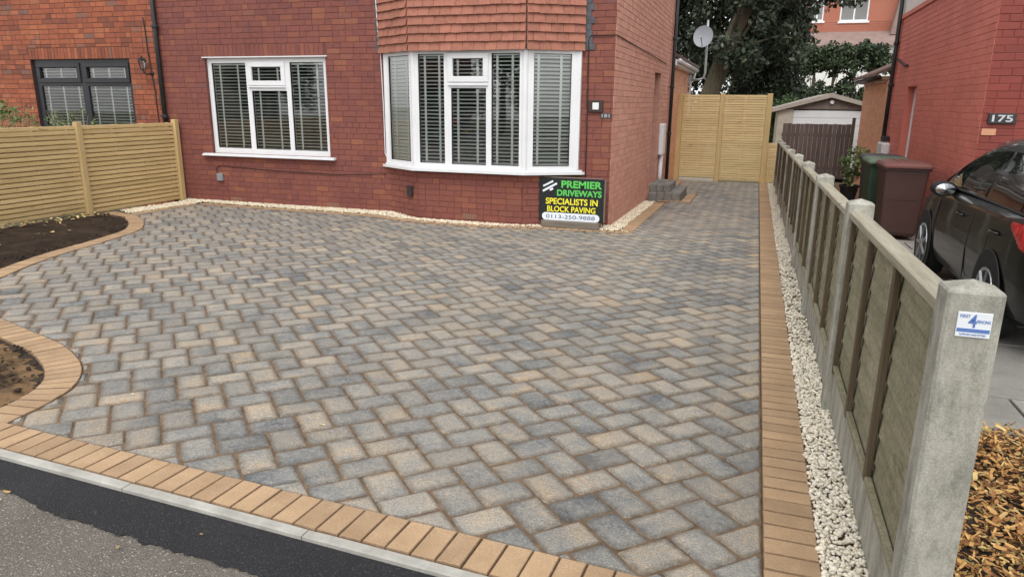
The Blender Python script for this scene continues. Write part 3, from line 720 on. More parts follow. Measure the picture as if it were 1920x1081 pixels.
lp = scatter([(-3.2, 1.5), (-0.6, 1.5), (-0.6, 1.85), (-3.2, 1.95)], 9, lambda x, y, r: -0.008, 10)+scatter([(-3, 2.4), (0, 2.4), (0, 8), (-6, 8)], 16, lambda x, y, r: 0.006, 12)
chips('leaf_litter', lp, (0.012, 0.03), (0.008, 0.014), M_LEAF, 'a few tiny leaf scraps on tarmac and paving', 'leaves', tilt=0.15)
# ==GROUND END==

# ------------------------------------------------------------------ brick walls
class Face:
    """a vertical plane: origin O on the plane, u runs along it to the right as seen from outside, n points out"""
    def __init__(s, O, u, zoff=0.0):
        s.O = Vector((O[0], O[1], 0)); s.u = Vector((u[0], u[1], 0)).normalized(); s.n = Vector((s.u.y, -s.u.x, 0))
    def P(s, u, z, d=0.0):
        p = s.O+s.u*u+s.n*d; return (p.x, p.y, z)
    def box(s, mb, u0, u1, z0, z1, d0, d1, ch=0.0, col=None):
        b = MB().box(u0, u1, -d1, -d0, z0, z1, ch, col)
        mb.add([s.P(x, z, -y) for x, y, z in b.v], b.f, list(b.c)); return mb
    def quad(s, mb, u0, u1, z0, z1, d): mb.add([s.P(u0, z0, d), s.P(u1, z0, d), s.P(u1, z1, d), s.P(u0, z1, d)], [(0, 1, 2, 3)])
def slab(face, width, z0, z1, holes, mat, parent, name='wall', thick=0.24, d=-0.006):
    """the wall core with real openings and reveals"""
    m = MB()
    us = sorted({0.0, width}|{min(max(h[0], 0), width) for h in holes}|{min(max(h[1], 0), width) for h in holes}); zs = sorted({z0, z1}|{min(max(h[2], z0), z1) for h in holes}|{min(max(h[3], z0), z1) for h in holes})
    for ua, ub in zip(us, us[1:]):
        for za, zb in zip(zs, zs[1:]):
            uc, zc = (ua+ub)/2, (za+zb)/2
            if any(h[0] < uc < h[1] and h[2] < zc < h[3] for h in holes): continue
            face.quad(m, ua, ub, za, zb, d)
            m.add([face.P(ub, za, -thick), face.P(ua, za, -thick), face.P(ua, zb, -thick), face.P(ub, zb, -thick)], [(0, 1, 2, 3)])
    for h in list(holes)+[(0.0, width, z0, z1)]:
        a, b, c, e = max(h[0], 0), min(h[1], width), max(h[2], z0), min(h[3], z1)
        q = [(a, c), (b, c), (b, e), (a, e)]
        for i in range(4):
            p, r = q[i], q[(i+1) % 4]
            m.add([face.P(p[0], p[1], d), face.P(r[0], r[1], d), face.P(r[0], r[1], -thick), face.P(p[0], p[1], -thick)], [(0, 1, 2, 3)])
    return obj(name, m, mat, parent)
COURSE = 0.0858
def brick_rects(width, z0, z1, holes, bond='garden', joint=0.0068, L=0.2345, H=0.1172, seed=1, u_start=0.0):
    """list of (u0,u1,z0,z1) of brick faces, cut round the holes"""
    rr = random.Random(seed); out = []; i = 0; z = z0
    while z < z1-0.02:
        zt = min(z+COURSE-joint, z1)
        hdr = (bond == 'garden' and i % 4 == 3)
        u = u_start; first = True
        segs = []
        while u < width-0.01:
            if hdr: l = H
            elif bond == 'mixed': l = H if rr.random() < 0.28 else L
            else: l = L
            if first and i % 2 == 1: l = l/2+rr.uniform(-.01, .01) if not hdr else l*0.5
            first = False
            e = min(u+l, width); segs.append((u+joint/2+rr.uniform(-.001, .001), e-joint/2)); u = e
        for a, b in segs:
            parts_ = [(a, b, z, zt)]
            for h in holes:
                nxt = []
                for (p, q, r, t) in parts_:
                    if q <= h[0] or p >= h[1] or t <= h[2] or r >= h[3]: nxt.append((p, q, r, t)); continue
                    if p < h[0]-0.02: nxt.append((p, h[0]-0.003, r, t))
                    if q > h[1]+0.02: nxt.append((h[1]+0.003, q, r, t))
                    p2, q2 = max(p, h[0]), min(q, h[1])
                    if r < h[2]-0.025: nxt.append((p2, q2, r, h[2]-0.004))
                    if t > h[3]+0.025: nxt.append((p2, q2, h[3]+0.004, t))
                parts_ = nxt
            out += [x for x in parts_ if x[1]-x[0] > 0.02 and x[3]-x[2] > 0.018]
        z += COURSE; i += 1
    return out
def brick_geo(mb, face, r, col, proud=0.0):
    u0, u1, z0, z1 = r; j = proud+rng.uniform(-0.0022, 0.0018); ch = 0.0035; w = lambda: rng.uniform(-0.0012, 0.0012)
    vs = []
    for d, ins in ((-0.013, 0.0), (j-0.0035, 0.0), (j, ch)):
        vs += [face.P(u0+ins+w(), z0+ins+w(), d), face.P(u1-ins+w(), z0+ins+w(), d), face.P(u1-ins+w(), z1-ins+w(), d), face.P(u0+ins+w(), z1-ins+w(), d)]
    fs = [(i*4+k, i*4+(k+1) % 4, (i+1)*4+(k+1) % 4, (i+1)*4+k) for i in range(2) for k in range(4)]+[(8, 9, 10, 11)]
    mb.add(vs, fs, (col[0], col[1], col[2]))
class BrickSet:
    """collects the bricks of one house; the largest in view become parts of their own, the others one mass"""
    def __init__(s): s.items = []
    def add(s, face, rects, mat, tone=None, proud=0.0):
        for r in rects:
            p = Vector(face.P((r[0]+r[1])/2, (r[2]+r[3])/2)); v = Vector((0, 0, CAM_H))-p; dist = v.length
            pc = np.array(p-Vector((0, 0, CAM_H)))@CR
            px, py = 960+1331*pc[0]/-pc[2], 540-1331*pc[1]/-pc[2]
            vis = pc[2] < 0 and -5 < px < 1925 and -5 < py < 1085
            score = (r[1]-r[0])*(r[3]-r[2])*max(0, v.normalized().dot(face.n))/dist**2 if vis else 0
            s.items.append((score, face, r, mat, tone, proud))
    def build(s, parent, n=300):
        s.items.sort(key=lambda t: -t[0]); rest = {}
        for i, (sc_, face, r, mat, tone, proud) in enumerate(s.items):
            t = rng.random() if tone is None else tone(rng); col = (t, rng.random(), rng.random())
            if i < n and sc_ > 0:
                m = MB(); brick_geo(m, face, r, col, proud); obj('brick', m, mat, parent)
            else: brick_geo(rest.setdefault(mat.name, MB()), face, r, col, proud)
        for k, m in rest.items():
            o = obj('bricks', m, bpy.data.materials[k], parent); o['kind'] = 'stuff'

def window(parent, face, u0, u1, z0, z1, d, frame_mat, cells, openers=(), fw=0.065, name='window', glass_d=None):
    """frame with real bars; cells = glazed openings (u0,u1,z0,z1); openers = indexes with an extra sash frame"""
    m = MB(); dep = 0.065
    holes = [c for c in cells]
    us = sorted({u0, u1}|{h[0] for h in holes}|{h[1] for h in holes}); zs = sorted({z0, z1}|{h[2] for h in holes}|{h[3] for h in holes})
    # solid bars: outer frame and the strips between cells, as boxes that butt end to end
    for ua, ub in zip(us, us[1:]):
        run = None
        for za, zb in list(zip(zs, zs[1:])):
            c = ((ua+ub)/2, (za+zb)/2); solid = not any(h[0] < c[0] < h[1] and h[2] < c[1] < h[3] for h in holes)
            if solid: run = (run[0], zb) if run else (za, zb)
            if (not solid or zb == zs[-1]) and run:
                face.box(m, ua, ub, run[0], run[1], d-dep, d); run = None
    w = obj(name, m, frame_mat, parent)
    for i, c in enumerate(cells):
        b = MB(); t = 0.014
        if i in openers:
            f = 0.055; e = 0.022    # proud sash
            for (a0, a1, b0, b1) in ((c[0]-e, c[1]+e, c[2]-e, c[2]+f), (c[0]-e, c[1]+e, c[3]-f, c[3]+e), (c[0]-e, c[0]+f, c[2]+f, c[3]-f), (c[1]-f, c[1]+e, c[2]+f, c[3]-f)):
                face.box(b, a0, a1, b0, b1, d-0.03, d+0.022, 0.005)
            obj('sash', b, frame_mat, w); c = (c[0]+f, c[1]-f, c[2]+f, c[3]-f); b = MB()
        g = MB()
        for (a0, a1, b0, b1) in ((c[0], c[1], c[2], c[2]+0.008), (c[0], c[1], c[3]-0.008, c[3]), (c[0], c[0]+0.008, c[2]+0.008, c[3]-0.008), (c[1]-0.008, c[1], c[2]+0.008, c[3]-0.008)):
            face.box(g, a0, a1, b0, b1, d-0.034, d-0.012)
        obj('gasket', g, M_GASKET, w)
        p = MB(); face.quad(p, c[0]+0.002, c[1]-0.002, c[2]+0.002, c[3]-0.002, d-0.022); obj('pane', p, M_GLASS, w)
    return w
def blind(label, face, u0, u1, z0, z1, d, tilt, group, tapes=2, pitch=0.052, slat=0.05):
    c = Vector(face.P((u0+u1)/2, z0, d)); root = thing('venetian_blind', label, 'blind', c, group)
    n = int((z1-z0-0.05)/pitch); base = None; ang = R(tilt); h = slat/2
    for i in range(n):
        z = z0+0.03+i*pitch
        if base is None:
            m = MB(); vs = []
            for k in range(5):
                t = -1+2*k/4; dd = math.cos(ang)*h*t; zz = -math.sin(ang)*h*t+0.003*(1-t*t)
                for uu in (u0, u1): vs += [face.P(uu, zz, d+dd), face.P(uu, zz+0.0022, d+dd)]
            fs = []
            for k in range(4):
                a = k*4; b = a+4; fs += [(a+1, a+3, b+3, b+1), (a, b, b+2, a+2)]
            fs += [(0, 1, 5, 4), (4, 5, 9, 8), (8, 9, 13, 12), (12, 13, 17, 16), (2, 6, 7, 3), (6, 10, 11, 7), (10, 14, 15, 11), (14, 18, 19, 15), (0, 2, 3, 1), (16, 17, 19, 18)]
            vs = [(v[0]-c.x, v[1]-c.y, v[2]) for v in vs]
            me = bpy.data.meshes.new('slat'); me.from_pydata(vs, [], fs); put_attr(me, [(0.5, 0.5, 0)]*len(vs)); fixn(me); me.materials.append(M_BLIND); base = me
        o = bpy.data.objects.new('slat', base); link(o, root); o.location = (0, 0, z-c.z+rng.uniform(-.0015, .0015)); o.rotation_euler = tuple(face.n*rng.uniform(-.004, .004)+face.u*rng.uniform(-.06, .06))
    w = u1-u0
    for k in range(tapes):
        uu = u0+w*((0.22, 0.72) if tapes == 2 else [0.14+0.72*j/(tapes-1) for j in range(tapes)])[k]
        m = MB(); face.box(m, uu-0.017, uu+0.017, z0+0.02, z1-0.05, d+h*math.cos(ang)+0.002, d+h*math.cos(ang)+0.0035); obj('tape', m, M_TAPE, root)
    m = MB(); face.box(m, u0, u1, z1-0.05, z1, d-0.028, d+0.028, 0.003); obj('head_rail', m, M_BLIND, root)
    m = MB(); face.box(m, u0, u1, z0, z0+0.018, d-0.025, d+0.025, 0.003); obj('bottom_rail', m, M_BLIND, root)
    return root
def airbrick(parent, face, u, z, mat):
    m = MB(); w, h = 0.225, 0.075
    face.box(m, u-w/2, u+w/2, z-h/2, z-h/2+0.013, -0.02, 0.004); face.box(m, u-w/2, u+w/2, z+h/2-0.013, z+h/2, -0.02, 0.004); face.box(m, u-w/2, u+w/2, z-0.0045, z+0.0045, -0.02, 0.003)
    n = 7
    for i in range(n+1):
        x = u-w/2+(w-0.014)*i/n
        for za, zb in ((z-h/2+0.013, z-0.0045), (z+0.0045, z+h/2-0.013)): face.box(m, x, x+0.014, za, zb, -0.02, 0.003)
    face.box(m, u-w/2, u+w/2, z-h/2, z+h/2, -0.03, -0.022)
    return obj('air_brick', m, mat, parent)
M_AIR = flat('terracotta_vent', srgb(150, 112, 92), 0.9)
YW = 10.1

# ---- main house
house = thing('brick_house', 'maroon brick house with white bay window and tile hung front', 'house', (-5.8, 13.5, gz(10.1)))
XL, XRW = -9.755, -1.93
F_front = Face((XL, YW), (1, 0)); WF = XRW-XL
F_side = Face((XRW, YW), (0, 1))
def U(x): return x-XL
win = (U(-8.83), U(-6.51), 0.655, 2.215)
bay_hole = (U(-5.40), U(-2.46), 0.62, 2.24)
ZB, ZT = -0.33, 3.72
core_holes = [win, bay_hole]
slab(F_front, WF-0.008, ZB, ZT, core_holes, M_MORTAR, house)
door = (4.05, 4.98, -0.05, 2.12)
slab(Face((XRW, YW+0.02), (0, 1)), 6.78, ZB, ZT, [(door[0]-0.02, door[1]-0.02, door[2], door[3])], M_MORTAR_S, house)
bs = BrickSet()
sold = (win[0]-0.02, win[1]+0.02, 2.215, 2.41)
air = [(U(-8.43), -0.125), (U(-6.50), -0.120)]
airh = [(u-0.117, u+0.117, z-0.042, z+0.042) for u, z in air]
dark = lambda g: g.random()
bs.add(F_front, brick_rects(WF, ZB, ZT, [win, bay_hole, sold, (U(-5.42), U(-2.43), ZB, 0.66), (U(-5.5), U(-2.36), 2.22, ZT), (U(-2.44), WF+1, ZB-1, ZT+1)]+airh, 'mixed', seed=3), M_BRICK)
F_pier = Face((-2.435, YW), (1, 0))
bs.add(F_pier, brick_rects(XRW+2.435, ZB, ZT, [(-0.1, 0.075, 2.22, ZT), (-0.1, 0.015, ZB, 0.66)], 'mixed', seed=4), M_BRICK, tone=lambda g: 0.45+0.55*g.random())
n = int((sold[1]-sold[0])/0.0858)
bs.add(F_front, [(sold[0]+i*0.0858+0.003, sold[0]+(i+1)*0.0858-0.003, 2.222, 2.405) for i in range(n)], M_BRICK)
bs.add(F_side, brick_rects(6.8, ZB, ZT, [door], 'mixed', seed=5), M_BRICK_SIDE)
bs.add(F_side, [(door[0]+i*0.0858+0.003, door[0]+(i+1)*0.0858-0.003, 2.125, 2.31) for i in range(0)], M_BRICK_SIDE)
for (u, z) in air: airbrick(house, F_front, u, z, M_AIR)
# bay base
BP = [(-5.43, YW), (-4.78, 9.75), (-3.12, 9.75), (-2.42, YW)]
bay = part('bay_base', house, (-3.9, 9.9, gz(9.9)))
for i in range(3):
    a, b = Vector(BP[i]), Vector(BP[i+1]); f = Face(a, (b-a)); w = (b-a).length
    hol = [(f_u-0.117, f_u+0.117, -0.105-0.042, -0.105+0.042) for f_u in ([0.83] if i == 1 else [])]
    bs.add(f, brick_rects(w, ZB, 0.57, hol, 'mixed', seed=11+i), M_BRICK, tone=lambda g: min(1, 0.25+0.75*g.random()))
    for h in hol: airbrick(bay, f, (h[0]+h[1])/2, -0.105, M_AIR)
    if i == 0:
        m = MB(); f.box(m, w-0.25, w-0.13, 0.135, 0.30, 0.001, 0.045, 0.006); obj('junction_box', m, flat('dark_box', srgb(52, 46, 46), 0.5), bay)
m = MB(); ins = 0.007
m.prism([(-5.43, YW+.02), (-4.777, 9.757), (-3.123, 9.757), (-2.42, YW+.02), (-2.42, YW+0.10), (-5.43, YW+0.10)], 2, ZB, 0.572); obj('bay_core', m, M_MORTAR, bay, fix=True)
bs.build(house)
# bay sill and window
def bay_poly(off): # plan of the bay glazing line moved outwards
    return [(-5.46-off*0.9, YW-0.03), (-4.80-off*0.35, 9.70-off), (-3.10+off*0.35, 9.70-off), (-2.39+off*0.9, YW-0.03)]
bayw = part('bay_window', house, (-3.9, 9.9, 0.6))
q = bay_poly(0.075); m = MB(); m.prism(q+[(-2.30, YW+0.0), (-5.56, YW+0.0)], 2, 0.548, 0.585); obj('sill', m, M_PVC, bayw, fix=True)
q = bay_poly(0.035); m = MB(); m.prism(q+[(-2.34, YW+0.0), (-5.51, YW+0.0)], 2, 0.586, 0.612); obj('sill', m, M_PVC, bayw, fix=True)
q = bay_poly(0.005); m = MB(); m.prism(q+[(-2.4, YW+0.2), (-5.44, YW+0.2)], 2, 2.236, 2.262); obj('head_board', m, M_PVC, bayw, fix=True)
q = bay_poly(-0.02)
pv = [Vector(p) for p in bay_poly(0.0)]
ztop, zbot = 2.235, 0.613
BF = []
for i in range(3):
    a, b = pv[i], pv[i+1]; f = Face(a, b-a); BF.append((f, (b-a).length))
f, w = BF[1]
uc = lambda X: X-f.O.x
s_ = 1.0104
cells = [(uc(-4.716), uc(-4.31), 0.665, 2.20), (uc(-4.205), uc(-3.65), 1.80, 2.205), (uc(-4.203), uc(-3.668), 0.660, 1.735), (uc(-3.588), uc(-3.172), 0.665, 2.20)]
cells[1] = (uc(-4.225), uc(-3.655), 1.838, 2.188)
window(bayw, f, 0.035, w-0.035, zbot, ztop, 0.0, M_PVC, [cells[0], cells[1], cells[2], cells[3]], openers=(1,), name='window_frame')
m = MB(); f.box(m, uc(-4.24), uc(-3.64), 1.765, 1.79, 0.0005, 0.03, 0.004); obj('drip_bar', m, M_PVC, bayw)
fl, wl = BF[0]; window(bayw, fl, 0.03, wl-0.035, zbot, ztop, 0.0, M_PVC, [(0.105, wl-0.10, 0.67, 2.19)], name='window_frame')
frr, wr = BF[2]; window(bayw, frr, 0.035, wr-0.03, zbot, ztop, 0.0, M_PVC, [(0.13, wr-0.14, 0.665, 2.195)], name='window_frame')
for p in pv[1:3]:
    m = MB(); s1 = 1 if p.x < -4 else -1
    m.tube([(p.x, p.y+0.028, zbot), (p.x, p.y+0.028, ztop)], 0.046, 12); obj('corner_post', m, M_PVC, bayw, smooth=False)
for X, sg_ in ((-5.43, 1), (-2.42, -1)):
    m = MB(); m.box(X-0.03, X+0.03, YW-0.06, YW+0.02, zbot, ztop, 0.004); obj('jamb', m, M_PVC, bayw)
# blinds inside the bay
blind('white slatted blind in left facet of the bay window', fl, 0.10, wl-0.05, 0.66, 2.22, -0.062, 60, 'blinds in the bay window', 2)
blind('white slatted blind behind the left centre pane of the bay', f, uc(-4.72), uc(-4.27), 0.66, 2.22, -0.062, 20, 'blinds in the bay window', 2)
blind('white slatted blind behind the middle opener of the bay', f, uc(-4.24), uc(-3.64), 0.66, 2.22, -0.062, 20, 'blinds in the bay window', 2)
blind('white slatted blind behind the right centre pane of the bay', f, uc(-3.61), uc(-3.16), 0.66, 2.22, -0.062, 20, 'blinds in the bay window', 2)
blind('white slatted blind in right facet of the bay window', frr, 0.06, wr-0.10, 0.66, 2.22, -0.062, 33, 'blinds in the bay window', 2)
# hung tiles above the bay
TP = [(-5.53, YW+0.0), (-4.83, 9.665), (-3.07, 9.665), (-2.37, YW+0.0)]
th = part('tile_hanging', house, (-3.95, 9.9, 2.3))
m = MB(); m.prism(TP+[(-2.37, YW+0.2), (-5.53, YW+0.2)], 2, 2.265, 5.3); obj('backing', m, M_LEAD, th, fix=True)
tile_me = []
def tile_mesh(face, w, seed):
    rr = random.Random(seed); m = MB(); L_, t = 0.2, 0.014
    d0, d1 = 0.056, 0.008; vs = []
    for k, (z, d) in enumerate(((0.0, d0), (0.1, 0.030), (L_, d1))):
        for j in range(4):
            uu = 0.002+(w-0.004)*j/3; cv = 0.003*(1-((j-1.5)/1.5)**2)+rr.uniform(-0.0008, 0.0008); dz = rr.uniform(-0.003, 0.003) if k == 0 else 0
            vs += [(uu, z+dz, d+cv), (uu, z+dz, d+cv-t)]
    fs = []
    for k in range(2):
        for j in range(3):
            a = (k*4+j)*2; b = a+2; c = a+8; e = c+2; fs += [(a, b, e, c), (a+1, c+1, e+1, b+1)]
    nb = len(vs); vs += [tuple(v) for v in vs[:8]]          # the broken lower edge has vertices of its own, so that the shadow line painted into its colour stays there
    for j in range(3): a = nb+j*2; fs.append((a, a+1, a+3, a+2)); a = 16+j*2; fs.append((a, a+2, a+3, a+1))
    for k in range(2): a = k*8; fs.append((a, a+8, a+9, a+1)); a += 6; fs.append((a, a+1, a+9, a+8))
    return vs, fs
GA = 0.1165
for i in range(3):
    a, b = Vector(TP[i]), Vector(TP[i+1]); f_ = Face(a, b-a); w = (b-a).length
    for r_ in range(13):
        z = 2.238+r_*GA; u = 0.0 if i != 0 else 0.0; first = True
        while u < w-0.02:
            tw = 0.168 if not (first and r_ % 2) else 0.084 if i != 1 else 0.245
            first = False
            if w-(u+tw) < 0.07: tw = w-u
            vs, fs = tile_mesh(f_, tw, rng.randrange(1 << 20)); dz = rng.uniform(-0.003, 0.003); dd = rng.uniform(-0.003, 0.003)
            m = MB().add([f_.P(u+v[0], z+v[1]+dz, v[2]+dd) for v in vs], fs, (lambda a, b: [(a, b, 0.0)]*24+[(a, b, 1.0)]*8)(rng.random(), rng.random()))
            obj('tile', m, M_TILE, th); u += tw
# lead flashing down both sides of the tile hanging, ragged where it is dressed into the bricks
for side, x0 in ((-1, -5.555), (1, -2.352)):
    m = MB(); zz = 2.25
    while zz < 3.7:
        w = (0.045 if side < 0 else rng.uniform(0.07, 0.13)); z2 = zz+COURSE
        a, b = (x0-w, x0+0.035) if side < 0 else (x0-0.035, x0+w)
        m.box(a, b, YW-0.012-rng.uniform(0, .002), YW-0.0035, zz+0.002, z2-0.001); zz = z2
    obj('flashing', m, M_LEAD, house)
# front window
wf = window(house, F_front, win[0]+0.005, win[1]-0.005, win[2], win[3]-0.005, -0.055, M_PVC,
            [(U(-8.746), U(-8.066), 0.745, 2.125), (U(-8.00), U(-7.325), 1.79, 2.115), (U(-7.975), U(-7.292), 0.742, 1.688), (U(-7.212), U(-6.585), 0.742, 2.13)], openers=(1,), name='front_window')
m = MB(); F_front.box(m, U(-8.02), U(-7.30), 1.735, 1.757, -0.055, -0.025, 0.004); obj('drip_bar', m, M_PVC, wf)
m = MB(); m.box(-8.995, -6.395, YW-0.09, YW-0.002, 0.612, 0.634, 0.004); m.box(-8.99, -6.40, YW-0.065, YW-0.0025, 0.635, 0.652, 0.003); obj('sill', m, M_PVC, wf)
m = MB(); m.box(-8.87, -6.47, YW-0.016, YW-0.001, 2.205, 2.222); obj('drip_strip', m, M_PVC, wf)
blind('white slatted blind in left section of the white front window', F_front, U(-8.76), U(-8.05), 0.72, 2.14, -0.117, 18, 'blinds in the front window', 2)
blind('white slatted blind in middle section of the white front window', F_front, U(-8.00), U(-7.27), 0.72, 2.14, -0.117, 18, 'blinds in the front window', 2)
blind('white slatted blind in right section of the white front window', F_front, U(-7.23), U(-6.53), 0.72, 2.14, -0.117, 18, 'blinds in the front window', 2)
# rooms behind the windows
def room(parent, x0, x1, y0, y1, z0, z1):
    m = MB(); m.box(x0, x1, y0, y1, z0, z1); me = obj('room_lining', m, M_ROOM, parent); 
    import bmesh
    b = bmesh.new(); b.from_mesh(me.data); b.faces.ensure_lookup_table()
    fr = [f for f in b.faces if abs(f.normal.y) > 0.9 and f.calc_center_median().y+wloc(parent).y < (y0+y1)/2]; bmesh.ops.delete(b, geom=fr, context='FACES')
    bmesh.ops.reverse_faces(b, faces=b.faces); b.to_mesh(me.data); b.free()
room(house, -9.5, -6.0, YW+0.235, 14.0, -0.05, 2.5); room(house, -5.9, -2.2, YW+0.235, 14.0, -0.05, 2.5)
# upper walls and roof above the picture
m = MB(); m.box(XL, XRW, YW+0.002, 16.9, ZT, 5.25); obj('upper_wall', m, M_UPPER, house)
m = MB(); m.prism([(YW-0.4, 5.2), (13.5, 7.6), (17.3, 5.2)], 0, XL-0.05, XRW+0.25); obj('roof', m, M_ROOF, house, fix=True)
m = MB(); m.box(XL, XL+0.2, YW+0.24, 16.9, ZB, ZT); m.box(XL+0.2, XRW-0.24, 16.7, 16.9, ZB, ZT); obj('back_wall', m, M_MORTAR, house)
# side door in its recess
m = MB(); F_side.box(m, door[0]+0.06, door[1]-0.06, -0.03, 2.06, -0.2, -0.155); dr = obj('door', m, flat('dark_door', srgb(58, 62, 52), 0.5), house)
m = MB(); F_side.box(m, door[0]+0.001, door[0]+0.058, -0.045, 2.118, -0.205, -0.13, 0.003); F_side.box(m, door[1]-0.058, door[1]-0.001, -0.045, 2.118, -0.205, -0.13, 0.003); F_side.box(m, door[0]+0.058, door[1]-0.058, 2.062, 2.118, -0.205, -0.13, 0.003); obj('door_frame', m, flat('grey_frame', srgb(96, 98, 86), 0.5), dr)
m = MB(); F_side.box(m, door[0]+0.2, door[1]-0.2, 1.15, 1.9, -0.154, -0.15); obj('door_pane', m, flat('dark_pane', srgb(26, 28, 28), 0.1), dr)
m = MB(); F_side.box(m, door[0]+0.1, door[0]+0.13, 0.92, 1.12, -0.153, -0.11, 0.006); obj('handle', m, flat('steel', srgb(150, 150, 150), 0.3, 1.0), dr)
# meter box with its white pipe, black downpipe, cables
m = MB(); F_side.box(m, 4.98+0.12, 5.52, 0.50, 1.14, 0.001, 0.10, 0.02); mt = obj('meter_box', m, M_PVC, house)
m = MB(); m.tube([(XRW+0.05, YW+5.28, 0.50), (XRW+0.05, YW+5.28, -0.28)], 0.042, 10); obj('conduit', m, M_PVC, mt, smooth=True)
def downpipe(parent, x, y, z0, z1, r=0.034, brackets=(1.0, 2.6), wall=(0, 1)):
    m = MB(); m.tube([(x, y, z0), (x, y, z1)], r, 12); p = obj('downpipe', m, M_IRON, parent, smooth=True)
    for zb in brackets:
        m = MB(); m.lathe([(r+0.010, zb-0.03), (r+0.014, zb-0.02), (r+0.014, zb+0.02), (r+0.010, zb+0.03)], (x, y, 0), 12)
        m.box(x-0.07*abs(wall[1])-0.012, x+0.07*abs(wall[1])+0.012, y-0.07*abs(wall[0])-0.012, y+0.07*abs(wall[0])+0.012, zb-0.012, zb+0.012)
        obj('bracket', m, M_IRON, p)
    return p
downpipe(house, XRW+0.06, YW+6.45, -0.3, 5.2, 0.038, (0.9, 1.9, 2.9), (1, 0))
downpipe(house, XL+0.02, YW-0.055, -0.2, 5.2, 0.038, (1.25, 2.72), (0, 1))
def cable(parent, pts, r, mat, name='cable'):
    m = MB(); m.tube(pts, r, 5); return obj(name, m, mat, parent, smooth=True)
M_CABLE = flat('dark_cable', srgb(48, 36, 36), 0.6)
cable(house, [(-2.285, YW-0.012, 0.0), (-2.29, YW-0.012, 1.2), (-2.305, YW-0.012, 2.38), (-2.28, YW-0.012, 2.44), (-1.95, YW-0.014, 2.442), (XRW+0.012, YW+0.02, 2.44), (XRW+0.012, YW+5.7, 2.345)], 0.008, M_CABLE)
cable(house, [(-8.77, YW-0.01, 0.20), (-8.78, YW-0.01, 0.40), (-8.72, YW-0.01, 0.445), (-8.4, YW-0.01, 0.43), (-7.6, YW-0.01, 0.40), (-6.4, YW-0.01, 0.385), (-5.5, YW-0.01, 0.43)], 0.006, M_CABLE)
cable(house, [(-5.59, YW-0.03, 3.7), (-5.55, YW-0.03, 2.6), (-5.52, YW-0.02, 2.2), (-5.50, YW-0.02, 1.4), (-5.50, YW-0.02, 0.75), (-5.47, YW-0.03, 0.70), (-5.46, YW-0.03, 0.66)], 0.008, M_PVC)
m = MB(); F_front.box(m, U(-8.765), U(-8.65), 0.185, 0.315, 0.001, 0.05, 0.008); obj('socket_box', m, flat('grey_plastic', srgb(140, 142, 148), 0.5), house)
m = MB(); F_front.box(m, U(-2.275), U(-2.07), 1.42, 1.585, 0.001, 0.035, 0.006); bell = obj('sensor_box', m, flat('brown_box', srgb(60, 44, 40), 0.6), house)
m = MB(); F_front.box(m, U(-2.215), U(-2.125), 1.455, 1.55, 0.036, 0.05, 0.005); obj('sensor_face', m, M_PVC, bell)
m = MB(); F_front.box(m, U(-2.11), U(-1.95), 1.338, 1.41, 0.001, 0.006); npl = obj('number_plate', m, flat('plate_grey', srgb(70, 62, 64), 0.4), house)
text('numerals', '181', npl, -2.085, -1.975, 1.352, 1.398, YW-0.0065, flat('silver_paint', srgb(176, 176, 182), 0.4), 0.01)

# ---- block steps at the side door
steps = thing('block_steps', 'two low steps of dark grey blocks at the side door', 'steps', (-1.6, 14.7, gz(14.7)))
M_STEP = surf('step_block', srgb(108, 105, 101), srgb(138, 134, 128), 6, 0.9, 0.4, 120, 0.004, var=0.15, speck=0.2, rndoff=9)
def step_blocks(x0, x1, y0, y1, z0, z1):
    nx, ny = max(1, round((x1-x0)/0.16)), max(1, round((y1-y0)/0.24)); dx, dy = (x1-x0)/nx, (y1-y0)/ny
    for i in range(nx):
        for j in range(ny):
            if 0 < i < nx-1 and 0 < j < ny-1: pass
            m = MB(); m.box(x0+i*dx+.002, x0+(i+1)*dx-.002, y0+j*dy+.002, y0+(j+1)*dy-.002, z0, z1+rng.uniform(-.003, .002), 0.007); obj('step_block', m, M_STEP, steps)
zg = gz(14.8)
step_blocks(-1.925, -1.31, 14.10, 15.54, zg-0.04, zg+0.155); step_blocks(-1.925, -1.52, 14.25, 15.3, zg+0.156, zg+0.30)

# ---- rear offshoot of the main house
off = thing('rear_extension', 'low peach brick rear extension beyond the maroon house', 'extension', (-3.5, 19.5, gz(19)))
F_off = Face((-1.985, 16.9), (0, 1)); slab(F_off, 4.6, -0.5, 2.36, [], M_MORTAR_P, off)
b2 = BrickSet(); b2.add(F_off, brick_rects(4.6, -0.5, 2.36, [], 'mixed', seed=31), M_BRICK_P); b2.build(off, 120)
m = MB(); m.box(-6.0, -2.23, 16.92, 21.5, -0.5, 2.36); obj('core', m, M_MORTAR_P, off)
m = MB(); m.box(-2.0, -1.83, 16.86, 21.6, 2.365, 2.50, 0.01); obj('fascia', m, M_PVC, off)
m = MB(); m.prism([(-1.72, 2.50), (-1.72, 2.56), (-4.5, 3.9), (-4.5, 3.84)], 1, 16.95, 21.7); obj('roof', m, M_ROOF, off, fix=True)
m = MB(); m.tube([(-1.775, 16.9, 2.47), (-1.775, 21.65, 2.45)], 0.05, 8); obj('gutter', m, M_PVC, off, smooth=True)
m = MB(); m.tube([(-1.80, 21.4, 2.45), (-1.84, 21.4, 2.2), (-1.92, 21.4, 2.1), (-1.92, 21.4, 1.2)], 0.034, 8); obj('downpipe', m, M_PVC, off, smooth=True)

